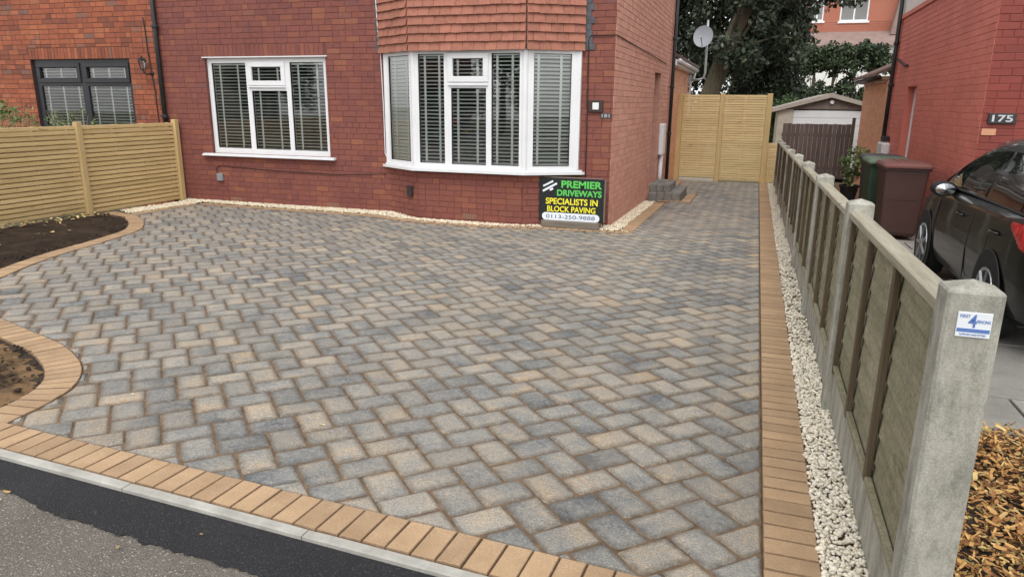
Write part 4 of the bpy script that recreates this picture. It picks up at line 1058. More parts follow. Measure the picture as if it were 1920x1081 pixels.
# ---- left house
lh = thing('brick_house', 'orange brick house with a black framed window on the left', 'house', (-13.5, 13.5, gz(10.1)))
XLL = -17.6; F_l = Face((XLL, YW+0.004), (1, 0)); UL = lambda x: x-XLL; WL = XL-0.004-XLL
lw = (UL(-12.76), UL(-10.44), 0.60, 2.21); lsold = (lw[0]-0.02, lw[1]+0.03, 2.21, 2.41)
slab(F_l, WL, ZB, ZT, [lw], M_MORTAR_L, lh)
bl = BrickSet(); bl.add(F_l, brick_rects(WL, ZB-0.03, ZT, [lw, lsold], 'mixed', seed=41), M_BRICK_L)
n = int((lsold[1]-lsold[0])/0.078); wd = (lsold[1]-lsold[0])/n
bl.add(F_l, [(lsold[0]+i*wd+.004, lsold[0]+(i+1)*wd-.004, 2.215, 2.405) for i in range(n)], M_BRICK_L); bl.build(lh)
bw = window(lh, F_l, lw[0]+0.004, lw[1]-0.004, lw[2], lw[3]-0.004, -0.05, M_PVC_B, [(UL(-12.66), UL(-11.66), 1.83, 2.13), (UL(-11.53), UL(-10.53), 1.83, 2.13), (UL(-12.63), UL(-11.64), 0.70, 1.755), (UL(-11.50), UL(-10.53), 0.70, 1.755)], openers=(0, 1), name='black_window')
m = MB(); m.box(-12.9, -10.3, YW-0.07, YW-0.001, 0.55, 0.595, 0.004); obj('sill', m, M_PVC_B, bw)
blind('cream slatted blind in left half of the black window', F_l, UL(-12.66), UL(-11.63), 0.68, 2.16, -0.118, 17, 'blinds in the black window', 3)
blind('cream slatted blind in right half of the black window', F_l, UL(-11.52), UL(-10.51), 0.68, 2.16, -0.118, 17, 'blinds in the black window', 3)
room(lh, -13.2, -10.0, YW+0.245, 13.5, -0.05, 2.5)
m = MB(); m.box(XLL, XL-0.004, YW+0.006, 16.9, ZT, 5.25); obj('upper_wall', m, M_UPPER, lh)
m = MB(); m.prism([(YW-0.4, 5.2), (13.5, 7.6), (17.3, 5.2)], 0, XLL-0.05, XL-0.06); obj('roof', m, M_ROOF, lh, fix=True)
m = MB(); m.box(XLL, XL-0.2, 16.7, 16.9, ZB, ZT); obj('back_wall', m, M_MORTAR_L, lh)
cable(lh, [(-10.02, YW-0.01, 2.87), (-10.0, YW-0.01, 2.7), (-9.99, YW-0.01, 2.3), (-9.97, YW-0.01, 2.1), (-9.93, YW-0.01, 1.7), (-9.92, YW-0.01, 1.0), (-9.92, YW-0.01, 0.2)], 0.009, M_CABLE)
# coach lantern
lan = thing('wall_lantern', 'small black coach lantern on the orange brick wall', 'lantern', (-9.97, YW-0.02, 2.0))
m = MB(); m.lathe([(0.035, 0), (0.035, 0.02)], (-9.955, YW-0.022, 1.965), 12, axis=1); m.tube([(-9.955, YW-0.01, 1.965), (-9.965, YW-0.09, 1.94), (-10.01, YW-0.13, 1.98), (-10.02, YW-0.13, 2.02)], 0.011, 8); obj('bracket', m, M_IRON, lan, smooth=True)
lx, ly = -10.02, YW-0.13
m = MB()
for k in range(6):
    a = k*math.pi/3; m.tube([(lx+0.034*math.cos(a), ly+0.034*math.sin(a), 2.03), (lx+0.062*math.cos(a), ly+0.062*math.sin(a), 2.16)], 0.005, 4)
m.lathe([(0.036, 2.02), (0.038, 2.035)], (lx, ly, 0), 6); obj('cage', m, M_IRON, lan)
m = MB(); m.lathe([(0.033, 2.036), (0.058, 2.158)], (lx, ly, 0), 6); obj('pane', m, M_GLASS, lan)
m = MB(); m.lathe([(0.085, 2.16), (0.08, 2.175), (0.03, 2.215), (0.012, 2.22), (0.014, 2.24), (0.004, 2.25)], (lx, ly, 0), 6); obj('cap', m, M_IRON, lan)
# ==HOUSE END==

# ------------------------------------------------------------------ slatted timber fence on the left
FX = -9.55
sf = thing('slatted_fence', 'new pale timber slatted fence beside the soil bed', 'fence', (FX, 8.1, gz(8.1)))
posts_y = [4.2, 6.17, 8.10, 10.0]
for y in posts_y:
    m = MB(); m.box(FX+0.012, FX+0.098, y-0.045, y+0.045, gz(y)-0.25, 1.205, 0.006); obj('post', m, M_FENCE_Z, sf)
ztf = 1.165
for a, b in zip(posts_y, posts_y[1:]):
    zb0 = gz((a+b)/2)+0.03; nsl = 19; pit = (ztf-zb0)/nsl
    for i in range(nsl):
        z = zb0+i*pit; m = MB(); m.box(FX+0.012, FX+0.05+rng.uniform(-.002, .002), a+0.047, b-0.047, z, z+pit-0.016, 0.004); obj('slat', m, M_FENCE_Y, sf)
    for i in range(nsl-1):
        z = zb0+(i+0.5)*pit; m = MB(); m.box(FX-0.052, FX-0.032, a+0.047, b-0.047, z, z+pit-0.016, 0.003); obj('slat', m, M_FENCE_Y, sf)
    for t in (0.06, 0.36, 0.66, 0.94):
        yy = a+(b-a)*t; m = MB(); m.box(FX-0.03, FX+0.010, yy-0.022, yy+0.022, zb0+0.01, ztf-0.01); obj('batten', m, M_FENCE_Z, sf)

# ------------------------------------------------------------------ timber gate across the drive end
YG = 19.22; zgt = gz(YG)
gate = thing('slatted_gate', 'tall pale timber slatted double gate across the drive end', 'gate', (-0.85, YG, zgt))
GT = 1.775
for x0, x1 in ((-2.0, -1.87), (-0.955, -0.845), (0.16, 0.29)):
    m = MB(); m.box(x0, x1, YG-0.05, YG+0.05, zgt-0.2, GT+0.03, 0.006); obj('post', m, M_FENCE_Z, gate)
def leaf(parent, x0, x1, z0, z1, y, n):
    pit = (z1-z0)/n
    for i in range(n):
        z = z0+i*pit; m = MB(); m.box(x0, x1, y-0.02+rng.uniform(-.002, .002), y, z, z+pit-0.010, 0.003); obj('slat', m, M_FENCE_X, parent)
    for t in (0.04, 0.5, 0.96):
        xx = x0+(x1-x0)*t; m = MB(); m.box(xx-0.03, xx+0.03, y+0.002, y+0.04, z0+0.005, z1-0.012); obj('batten', m, M_FENCE_Z, parent)
leaf(gate, -1.865, -0.96, zgt+0.09, GT, YG-0.01, 35); leaf(gate, -0.842, 0.157, zgt+0.03, GT, YG-0.01, 36)
m = MB(); m.box(-1.86, -0.965, YG-0.06, YG+0.08, zgt-0.02, zgt+0.065, 0.006); obj('threshold', m, flat('pale_stone', srgb(206, 198, 186), 0.8), gate)
lpn = thing('low_fence', 'low slatted timber fence piece between gate and concrete fence', 'fence', (0.42, YG+0.03, zgt))
leaf(lpn, 0.292, 0.56, zgt+0.02, 0.62, YG+0.02, 16)

# ------------------------------------------------------------------ concrete post and lap panel fence on the right
cf = thing('panel_fence', 'grey fence of concrete posts, gravel boards and weathered lap panels', 'fence', (0.53, 10, gz(10)))
PX0, PX1 = 0.475, 0.60; PY = [1.92+2.06*i for i in range(9)]
M_BOLT = flat('dark_hole', srgb(40, 38, 34), 0.9)
for i, y in enumerate(PY):
    g = gz(y); m = MB(); zt = g+1.155-(0.012*i if i < 6 else 0.07); c = 0.008
    lean = rng.uniform(-0.006, 0.006) if i else 0.0
    yb = y+0.11
    x0, x1 = PX0+lean, PX1+lean
    ring = lambda ins, z: [(x0+ins+c, y+ins, z), (x1-ins-c, y+ins, z), (x1-ins, y+ins+c, z), (x1-ins, yb-ins-c, z), (x1-ins-c, yb-ins, z), (x0+ins+c, yb-ins, z), (x0+ins, yb-ins-c, z), (x0+ins, y+ins+c, z)]
    vs = ring(0, g-0.2)+ring(0, zt)+ring(0.004, zt+0.006)+[((x0+x1)/2, (y+yb)/2, zt+0.027)]
    fs = [(a*8+k, a*8+(k+1) % 8, (a+1)*8+(k+1) % 8, (a+1)*8+k) for a in range(2) for k in range(8)]+[(16+k, 16+(k+1) % 8, 24) for k in range(8)]
    m.add(vs, fs); obj('concrete_post', m, M_CONC, cf)
for i, (ya, yb) in enumerate(zip(PY, PY[1:])):
    a, b = ya+0.10, yb+0.012
    if i == 0: a = ya+0.105
    a += 0.006; b -= 0.018
    ga, gb = gz(a), gz(b); gm = gz((a+b)/2)
    m = MB(); X0, X1 = 0.512, 0.556; top = 0.245
    vs = []
    for y, g in ((a, ga), (b, gb)):
        vs += [(X0, y, g-0.06), (X0, y, g+top-0.006), (X0+0.006, y, g+top), (X1-0.006, y, g+top), (X1, y, g+top-0.006), (X1, y, g-0.06)]
    m.add(vs, [(k, (k+1) % 6, 6+(k+1) % 6, 6+k) for k in range(6)]+[(5, 4, 3, 2, 1, 0), (6, 7, 8, 9, 10, 11)]); obj('gravel_board', m, M_CONC, cf, fix=True)
    pn = part('lap_panel', cf, (0.534, (a+b)/2, gm+top))
    Hh = 1.105-0.01*min(i, 5); nb = 8; z0 = top+0.006; pitch = (Hh-z0-0.03)/nb
    for k in range(nb):
        m = MB(); n_ = 14; vs = []
        zl = z0+k*pitch; ph = rng.uniform(0, 9)
        for j in range(n_+1):
            y = a+0.012+(b-a-0.024)*j/n_; g = ga+(gb-ga)*j/n_; w = 0.006*math.sin(j*1.3+ph)+rng.uniform(-.004, .004)
            xo = 0.519; vs += [(xo, y, g+zl-0.018+w), (xo+0.010, y, g+zl+pitch+0.004), (xo+0.016, y, g+zl+pitch+0.004), (xo+0.009, y, g+zl-0.018+w)]
        fs = [(j*4+q, j*4+(q+1) % 4, j*4+4+(q+1) % 4, j*4+4+q) for j in range(n_) for q in range(4)]
        m.add(vs, fs); obj('lap_board', m, M_OLD_Y, pn, fix=True)
    for t in (0.012, 0.34, 0.66, 0.975):
        y = a+0.012+(b-a-0.024)*t; g = gz(y); w = 0.019
        m = MB(); m.box(0.492, 0.516, max(y-w, a+0.002), min(y+w, b-0.002), g+z0-0.0, g+Hh-0.03, 0.003); obj('batten', m, M_OLD_Z, pn)
    m = MB()
    vs = []
    for y, g in ((a+0.002, ga), (b-0.002, gb)): vs += [(0.488, y, g+Hh-0.032), (0.488, y, g+Hh-0.004), (0.494, y, g+Hh), (0.556, y, g+Hh), (0.562, y, g+Hh-0.004), (0.562, y, g+Hh-0.032)]
    m.add(vs, [(k, (k+1) % 6, 6+(k+1) % 6, 6+k) for k in range(6)]+[(5, 4, 3, 2, 1, 0), (6, 7, 8, 9, 10, 11)]); obj('capping', m, M_CAP_Y, pn, fix=True)
    m = MB(); m.box(0.494, 0.5175, a+0.05, b-0.05, gm+z0+0.002, gm+z0+0.03, 0.003); obj('bottom_rail', m, M_OLD_Y, pn)
# maker's plate on the nearest post
M_BLUE = flat('blue_print', srgb(88, 120, 182), 0.5); M_PLATE = flat('plate_white', srgb(226, 231, 236), 0.35)
y = PY[0]; m = MB(); m.box(0.503, 0.577, y-0.0035, y-0.0005, 1.01, 1.073, 0.001); pl = obj('maker_plate', m, M_PLATE, cf)
text('lettering', 'FIRST', pl, 0.508, 0.530, 1.059, 1.067, y-0.0037, M_BLUE, 0.01, depth=0.0006)
text('lettering', '4', pl, 0.527, 0.545, 1.035, 1.068, y-0.0037, M_BLUE, 0.02, depth=0.0006)
text('lettering', 'FENCING', pl, 0.545, 0.574, 1.047, 1.055, y-0.0037, M_BLUE, 0.01, depth=0.0006)
m = MB(); m.box(0.505, 0.575, y-0.0043, y-0.0036, 1.023, 1.032); obj('print_band', m, M_BLUE, pl)
text('lettering', 'SUPPLIED AND FITTED', pl, 0.512, 0.568, 1.0145, 1.0195, y-0.0037, M_BLUE, 0.0, depth=0.0006)

# ------------------------------------------------------------------ advertising board against the corner of the house
sb = thing('advertising_board', 'black advertising board with green and yellow lettering against house corner', 'sign', (-2.42, 9.86, gz(9.86)))
zs0 = gz(9.8); M_SB = flat('board_black', srgb(30, 34, 36), 0.45)
m = MB(); m.box(-2.85, -2.0, 9.78, 9.94, zs0+0.004, zs0+0.10, 0.006); obj('timber_block', m, timber('grey_timber', srgb(96, 88, 80), srgb(124, 116, 106), srgb(140, 132, 120), 0), sb)
YS = 9.842; m = MB(); m.box(-2.90, -1.955, YS, YS+0.03, zs0+0.102, 0.512, 0.003); brd = obj('board', m, M_SB, sb)
for x0, x1, z0, z1 in ((-1.956, -1.936, zs0+0.11, 0.51), (-2.84, -1.98, 0.5125, 0.524)):
    m = MB(); m.box(x0, x1, YS+0.006, YS+0.04, z0, z1, 0.002); obj('frame_strip', m, flat('worn_metal', srgb(120, 108, 98), 0.5), sb)
M_GRN = flat('sign_green', srgb(96, 206, 92), 0.45); M_YEL = flat('sign_yellow', srgb(250, 240, 60), 0.45); M_SW = flat('sign_white', srgb(236, 242, 248), 0.45); M_NAVY = flat('sign_navy', srgb(58, 76, 120), 0.45)
zz = lambda t: 0.505-t*0.615     # t from top 0 to bottom 1
xx = lambda t: -2.90+t*0.945
text('lettering', 'PREMIER', brd, xx(.345), xx(.965), zz(.21), zz(.045), YS, M_GRN, 0.03)
text('lettering', 'DRIVEWAYS', brd, xx(.28), xx(.965), zz(.40), zz(.255), YS, M_GRN, 0.03)
text('lettering', 'SPECIALISTS IN', brd, xx(.105), xx(.91), zz(.60), zz(.455), YS, M_YEL, 0.022)
text('lettering', 'BLOCK PAVING', brd, xx(.13), xx(.88), zz(.775), zz(.64), YS, M_YEL, 0.022)
m = MB(); r = 0.055; zc = zz(.885); P = []
for k in range(12): P.append((xx(.05)+r+r*math.cos(math.pi/2+math.pi*k/11), zc+r*math.sin(math.pi/2+math.pi*k/11)))
for k in range(12): P.append((xx(.945)-r+r*math.cos(-math.pi/2+math.pi*k/11), zc+r*math.sin(-math.pi/2+math.pi*k/11)))
m.prism(P, 1, YS-0.0014, YS-0.0002); obj('number_panel', m, M_SW, brd, fix=True)
text('lettering', '0113-250-9888', brd, xx(.115), xx(.875), zz(.93), zz(.842), YS-0.0014, M_NAVY, 0.0)
def bar(x0, z0, x1, z1, w):
    d = Vector((x1-x0, z1-z0)).normalized(); n = Vector((-d.y, d.x))*w/2; return [(x0-n.x, z0-n.y), (x1-n.x, z1-n.y), (x1+n.x, z1+n.y), (x0+n.x, z0+n.y)]
m = MB()
for a in ((xx(.06), zz(.19), xx(.215), zz(.065), 0.026), (xx(.055), zz(.305), xx(.275), zz(.115), 0.028), (xx(.165), zz(.275), xx(.215), zz(.235), 0.03)): m.prism(bar(*a), 1, YS-0.0015, YS-0.0003)
obj('emblem', m, M_SW, brd, fix=True)

# ------------------------------------------------------------------ right-hand neighbour
nh = thing('painted_house', 'red painted brick house behind the parked car', 'house', (5, 13.5, gz(10.1)))
NX = 2.53
F_n = Face((NX, YW), (1, 0)); F_ns = Face((NX, 17.0), (0, -1))
ndoor = (17.0-15.12, 17.0-14.22, -0.1, 1.88)
slab(Face((NX+0.02, YW), (1, 0)), 6.98, ZB, 5.2, [(3.18, 5.38, 0.65, 2.2)], M_MORTAR_N, nh); slab(F_ns, 6.9-0.008, ZB, 3.27, [ndoor], surf('lit_painted_side_mortar', srgb(198, 110, 97), srgb(206, 118, 104), 6, 0.7, 0.3, 120, 0.003), nh)  # side mortar lightened like its bricks, passage light put into the colour
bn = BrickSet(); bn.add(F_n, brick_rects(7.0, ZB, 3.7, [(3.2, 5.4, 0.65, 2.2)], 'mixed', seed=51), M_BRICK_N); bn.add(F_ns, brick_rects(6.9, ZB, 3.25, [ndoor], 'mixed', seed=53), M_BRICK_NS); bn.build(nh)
m = MB(); F_ns.box(m, 0, 6.89, 3.275, 5.2, -0.24, -0.004); obj('render_panel', m, M_RENDER, nh)
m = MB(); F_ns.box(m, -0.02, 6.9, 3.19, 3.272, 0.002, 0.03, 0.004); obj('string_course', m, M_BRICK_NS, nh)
m = MB(); m.prism([(YW-0.4, 5.2), (13.5, 7.6), (17.3, 5.2)], 0, NX-0.25, 9.6); obj('roof', m, M_ROOF, nh, fix=True)
m = MB(); m.box(NX+0.24, 9.53, 16.75, 17.0, ZB, 5.2); obj('back_wall', m, M_MORTAR_N, nh)
m = MB(); F_ns.box(m, ndoor[0]+0.002, ndoor[0]+0.07, -0.1, 1.878, -0.2, -0.12, 0.003); F_ns.box(m, ndoor[1]-0.07, ndoor[1]-0.002, -0.1, 1.878, -0.2, -0.12, 0.003); F_ns.box(m, ndoor[0]+0.07, ndoor[1]-0.07, 1.81, 1.878, -0.2, -0.12, 0.003); df = obj('door_frame', m, M_PVC, nh)
m = MB(); F_ns.box(m, ndoor[0]+0.07, ndoor[1]-0.07, -0.1, 1.81, -0.19, -0.14); obj('door', m, flat('white_door', srgb(214, 214, 216), 0.4), nh)
m = MB(); F_ns.box(m, 0.42, 1.02, 0.35, 0.83, 0.001, 0.16, 0.03); obj('meter_box', m, M_PVC, nh)
m = MB(); F_ns.box(m, 0.62, 0.82, 0.86, 0.95, 0.001, 0.12, 0.01); obj('outside_lamp', m, M_IRON, nh)
downpipe(nh, NX-0.055, 16.62, -0.3, 5.2, 0.04, (0.9, 1.95, 2.75), (1, 0))
m = MB(); m.tube([(NX-0.05, 16.7, 2.9), (NX-0.05, 16.7, 2.2)], 0.02, 6); obj('conduit', m, M_PVC, nh)
cable(nh, [(NX-0.02, 16.5, 2.45), (NX-0.02, 16.0, 2.36), (NX-0.02, 15.6, 2.28), (NX-0.02, 15.3, 2.27)], 0.02, M_IRON)
m = MB(); m.box(2.60, 2.885, YW-0.03, YW-0.002, 1.355, 1.475, 0.004); np_ = obj('number_sign', m, flat('slate', srgb(46, 46, 48), 0.5), nh)
text('numerals', '175', np_, 2.635, 2.85, 1.375, 1.455, YW-0.0305, flat('silver_numerals', srgb(200, 200, 204), 0.4), 0.02)
m = MB(); F_n.box(m, 0.025, 0.175, 1.217, 1.294, 0.003, 0.0075, 0.002); o = obj('patch_brick', m, M_BRICK_P, nh); o['label'] = 'unpainted pale brick below the number sign'
m = MB(); F_n.box(m, 3.2, 5.4, 0.65, 2.2, -0.12, -0.06); obj('window', m, M_PVC, nh)
# its rear offshoot
no = thing('rear_extension', 'low peach brick rear extension behind the red house', 'extension', (3.2, 19, gz(19)))
F_no = Face((2.47, 20.6), (0, -1)); slab(F_no, 3.57, -0.5, 2.05, [], M_MORTAR_P, no)
b3 = BrickSet(); b3.add(F_no, brick_rects(3.57, -0.5, 2.05, [], 'mixed', seed=61), M_BRICK_P); b3.build(no, 80)
m = MB(); m.box(2.72, 5.5, 17.03, 20.6, -0.5, 2.05); obj('core', m, M_MORTAR_P, no)
m = MB(); m.box(2.36, 2.5, 17.02, 20.7, 2.055, 2.14, 0.01); obj('fascia', m, flat('brown_fascia', srgb(148, 118, 96), 0.7), no)
m = MB(); m.prism([(2.22, 2.14), (2.22, 2.20), (4.8, 3.4), (4.8, 3.34)], 1, 17.04, 20.8); obj('roof', m, M_ROOF, no, fix=True)
m = MB(); m.tube([(2.29, 17.03, 2.12), (2.29, 20.75, 2.10)], 0.05, 8); obj('gutter', m, M_IRON, no, smooth=True)

# ------------------------------------------------------------------ wheelie bins
def wheelie(label, x, y, body, lid, sc_=1.0):
    g = gz(y); root = thing('wheelie_bin', label, 'bin', (x, y, g), 'wheelie bins by the red house')
    m = MB(); rings = []
    def ring(w, d, z, r=0.035, yo=0.0):
        out = []
        for cx_, cy_, a0 in ((w/2-r, d/2-r, 0), (-w/2+r, d/2-r, 90), (-w/2+r, -d/2+r, 180), (w/2-r, -d/2+r, 270)):
            for k in range(4): a = R(a0+30*k); out.append((x+cx_+r*math.cos(a), y+yo+cy_+r*math.sin(a), g+z))
        return out
    prof = [(0.44, 0.46, 0.06), (0.46, 0.50, 0.10), (0.535, 0.64, 0.90), (0.535, 0.64, 0.93), (0.58, 0.69, 0.935), (0.58, 0.69, 0.985)]
    vs = []; [vs.extend(ring(*p)) for p in prof]; n = 16
    fs = [(i*n+k, i*n+(k+1) % n, (i+1)*n+(k+1) % n, (i+1)*n+k) for i in range(len(prof)-1) for k in range(n)]+[tuple(range(n))[::-1], tuple((len(prof)-1)*n+k for k in range(n))]
    m.add(vs, fs); obj('body', m, body, root)
    m = MB(); prof = [(0.60, 0.74, 0.975, 0.04, -0.02), (0.605, 0.745, 1.0, 0.04, -0.02), (0.56, 0.68, 1.035, 0.05, -0.01), (0.40, 0.5, 1.052, 0.06, 0.0)]
    vs = []; [vs.extend(ring(*p)) for p in prof]; fs = [(i*n+k, i*n+(k+1) % n, (i+1)*n+(k+1) % n, (i+1)*n+k) for i in range(len(prof)-1) for k in range(n)]+[tuple(range(n))[::-1], tuple((len(prof)-1)*n+k for k in range(n))]
    m.add(vs, fs); ld = obj('lid', m, lid, root)
    for xo in (-0.1, 0.0, 0.1):
        m = MB(); m.box(x+xo-0.012, x+xo+0.012, y-0.28, y+0.22, g+1.03, g+1.062, 0.006); obj('lid_rib', m, lid, ld)
    m = MB(); m.tube([(x-0.22, y+0.36, g+0.98), (x-0.22, y+0.41, g+1.01), (x+0.22, y+0.41, g+1.01), (x+0.22, y+0.36, g+0.98)], 0.016, 8); obj('handle', m, body, root, smooth=True)
    for s1 in (-1, 1):
        m = MB(); m.lathe([(0.04, -0.03), (0.095, -0.028), (0.1, -0.01), (0.1, 0.01), (0.095, 0.028), (0.04, 0.03)], (x+s1*0.255, y+0.22, g+0.1), 16, axis=0); obj('wheel', m, M_IRON, root, smooth=True)
    for dz in (0.55,):
        m = MB(); m.box(x-0.15, x+0.15, y-0.296, y-0.28, g+dz, g+dz+0.01); obj('moulding', m, body, root)
    return root
def plast(name, c): return surf(name, tuple(v*0.9 for v in c), tuple(v*1.1 for v in c), 3, 0.5, 0.1, 90, 0.002)
M_BR = plast('brown_plastic', srgb(70, 46, 41)); M_BRL = plast('brown_lid', srgb(104, 64, 58)); M_GR = plast('green_plastic', srgb(46, 66, 50)); M_GRL = plast('green_lid', srgb(86, 104, 84)); M_BK = plast('black_plastic', srgb(44, 44, 46)); M_BKL = plast('black_lid', srgb(58, 60, 66))
wheelie('brown wheelie bin with reddish lid nearest the parked car', 1.93, 10.98, M_BR, M_BRL)
wheelie('dark green wheelie bin standing behind the brown one', 1.86, 11.85, M_GR, M_GRL)
wheelie('black wheelie bin farthest back of the three', 1.93, 12.75, M_BK, M_BKL)
# ==FENCE END==

# ------------------------------------------------------------------ parked car
def car():
    x0, y0 = 1.73, 5.28; cxx = x0+0.86; g = gz(7.2)
    root = thing('parked_car', 'black hatchback parked behind the fence by the red house', 'car', (cxx, 7.2, g))
    s = Nodes('car_paint'); s.b.inputs['Coat Weight'].default_value = 0.55; s.b.inputs['Coat Roughness'].default_value = 0.04
    M_CP = s.fin(s.ramp(s.noise(s.pos(), 3, 4), [(0.3, srgb(15, 15, 16)), (0.7, srgb(22, 21, 21))]), 0.4, 0.0, 0.3)
    s = Nodes('car_glass'); M_CG = s.fin(s.ramp(s.noise(s.pos(), 2.2, 3), [(0.35, srgb(14, 16, 16)), (0.7, srgb(40, 42, 38))]), 0.03, 0, 0.8)
    s = Nodes('tail_light_red'); s.b.inputs['Coat Weight'].default_value = 1.0; M_TL = s.fin(s.ramp(s.noise(s.pos(), 18, 2), [(0.4, srgb(170, 18, 28)), (0.6, srgb(220, 50, 60))]), 0.15)
    M_TRIM = flat('car_trim', srgb(24, 24, 25), 0.6); M_RUB = flat('tyre_rubber', srgb(28, 28, 29), 0.85); M_RIM = flat('alloy', srgb(176, 178, 182), 0.3, 0.9); M_CHR = flat('chrome', srgb(200, 202, 206), 0.12, 1.0)
    ST = [(0.0, .60, .40, .84, .86), (0.03, .71, .34, .90, .92), (0.10, .79, .28, .95, .965), (0.30, .835, .22, .975, .99), (0.7, .855, .20, .972, .99), (1.2, .86, .19, .962, .985), (1.8, .86, .19, .95, .98), (2.4, .86, .19, .935, .97), (2.8, .855, .19, .915, .95), (3.15, .845, .19, .86, .915), (3.5, .815, .2, .78, .85), (3.75, .745, .22, .69, .76), (3.90, .62, .27, .58, .63), (3.96, .45, .36, .50, .53)]
    m = MB(); vs = []; prof = None
    for (yy, w, zb, zbl, zc) in ST:
        h = [(w*0.0, zb), (w-0.14, zb), (w-0.05, zb+0.05), (w-0.012, zb+0.17), (w, zb+(zbl-zb)*0.5), (w-0.012, zb+(zbl-zb)*0.68), (w-0.030, zbl-0.11), (w-0.034, zbl-0.055), (w-0.07, zbl-0.005), (w-0.13, zbl+0.008), (w*0.5, zc), (0, zc+0.008)]
        ring = [(cxx-a, y0+yy, g+z) for a, z in h]+[(cxx+a, y0+yy, g+z) for a, z in h[-2:0:-1]]
        n = len(ring); vs += ring
    k_ = len(ST); fs = [(i*n+k, i*n+(k+1) % n, (i+1)*n+(k+1) % n, (i+1)*n+k) for i in range(k_-1) for k in range(n)]+[tuple(range(n))[::-1], tuple((k_-1)*n+k for k in range(n))]
    m.add(vs, fs); body = obj('body', m, M_CP, root, smooth=True, fix=True)
    RP = [(0.06, 0.97), (0.16, 1.13), (0.30, 1.29), (0.45, 1.385), (0.75, 1.445), (1.15, 1.475), (1.55, 1.475), (1.9, 1.44), (2.2, 1.35), (2.45, 1.235), (2.7, 1.09), (2.93, 0.955)]
    def gh(yy):
        zr = np.interp(yy, [p[0] for p in RP], [p[1] for p in RP]); f = min(1, max(0, (zr-0.95)/0.5))
        wb = np.interp(yy, [0.06, 0.4, 2.3, 2.93], [0.70, 0.775, 0.785, 0.74]); wt = wb-0.19*f; return zr, wb, wt
    vs = []
    for yy, _ in RP:
        zr, wb, wt = gh(yy); zb = 0.955
        h = [(wb, zb), (wb-0.06*(zr-zb)/0.5, zb+(zr-zb)*0.4), (wt+0.02, zr-0.09*(zr-zb)/0.5), (wt-0.05, zr-0.02*(zr-zb)/0.5), (wt*0.5, zr+0.012), (0, zr+0.018)]
        ring = [(cxx-a, y0+yy, g+z) for a, z in h]+[(cxx+a, y0+yy, g+z) for a, z in h[-2::-1]]; n = len(ring); vs += ring
    fs = [(i*n+k, i*n+k+1, (i+1)*n+k+1, (i+1)*n+k) for i in range(len(RP)-1) for k in range(n-1)]
    m = MB(); m.add(vs, fs); obj('roof', m, M_CP, root, smooth=True, fix=True)
    def side_pt(yy, t, s1, off):
        zr, wb, wt = gh(yy); zb = 0.955; zt = zr-0.09*(zr-zb)/0.5; a = wb+(wt+0.02-wb)*t+0.012*math.sin(math.pi*t)+off
        return (cxx-s1*a, y0+yy, g+zb+(zt-zb)*t)
    for s1 in (1, -1):
        for nm, ya, yb in (('side_window', 1.46, 2.55), ('side_window', 0.62, 1.38), ('quarter_window', 0.33, 0.52)):
            m = MB(); nn = 8; vs = []
            for j in range(nn+1):
                yy = ya+(yb-ya)*j/nn
                for t in (0.07, 0.5, 0.93): vs.append(side_pt(yy, t, s1, 0.007))
            fs = [(j*3+q, j*3+q+1, j*3+4+q, j*3+3+q) for j in range(nn) for q in range(2)]
            m.add(vs, fs); w = obj(nm, m, M_CG, root, smooth=True, fix=True)
        m = MB(); m.tube([side_pt(0.33+2.3*j/10, 0.03, s1, 0.010) for j in range(11)], 0.010, 6); obj('window_trim', m, M_CHR if False else M_TRIM, root, smooth=True)
        # mirror
        mx = cxx-s1*0.90; my = y0+2.28; m = MB()
        m.lathe([(0.01, -0.07), (0.065, -0.055), (0.088, -0.01), (0.086, 0.05), (0.06, 0.085), (0.01, 0.10)], (mx, my, g+0.955), 14, axis=1)
        m.v = [(mx+(v[0]-mx)*1.25, v[1], g+0.955+(v[2]-g-0.955)*0.82) for v in m.v]; mo = obj('mirror', m, M_TRIM, root, smooth=True, fix=True)
        m = MB(); m.lathe([(0.001, -0.074), (0.066, -0.066)], (mx, my, g+0.955), 14, axis=1); m.v = [(mx+(v[0]-mx)*1.25, v[1], g+0.955+(v[2]-g-0.955)*0.82) for v in m.v]; obj('mirror_glass', m, M_CHR, mo, fix=True)
        m = MB(); m.tube([(mx+s1*0.06, my, g+0.97), (cxx-s1*0.77, my+0.05, g+0.955)], 0.022, 8); obj('mirror_stalk', m, M_TRIM, mo, smooth=True)
        # tail light wrapped round the corner
        pts_o = [(0.012, 0.62), (0.05, 0.755), (0.12, 0.812), (0.28, 0.842), (0.46, 0.854)]; vs = []
        for j, (yy, a) in enumerate(pts_o):
            zt = 0.945-0.004*j; zb = 0.64+0.045*j+0.06*(j == 4)
            for q in range(5):
                t = q/4; vs.append((cxx-s1*(a+0.012-0.03*(t-0.4)**2), y0+yy-0.012, g+zb+(zt-zb)*t))
        m = MB(); m.add(vs, [(j*5+q, j*5+q+1, j*5+6+q, j*5+5+q) for j in range(4) for q in range(4)]); obj('tail_light', m, M_TL, root, smooth=True, fix=True)
        for yy in (1.30, 2.28)[:]:
            m = MB(); a = 0.838; m.tube([(cxx-s1*a, y0+yy-0.55, g+0.79), (cxx-s1*(a+0.035), y0+yy-0.52, g+0.795), (cxx-s1*(a+0.035), y0+yy-0.40, g+0.795), (cxx-s1*a, y0+yy-0.37, g+0.79)], 0.011, 6); obj('door_handle', m, M_CP, root, smooth=True)
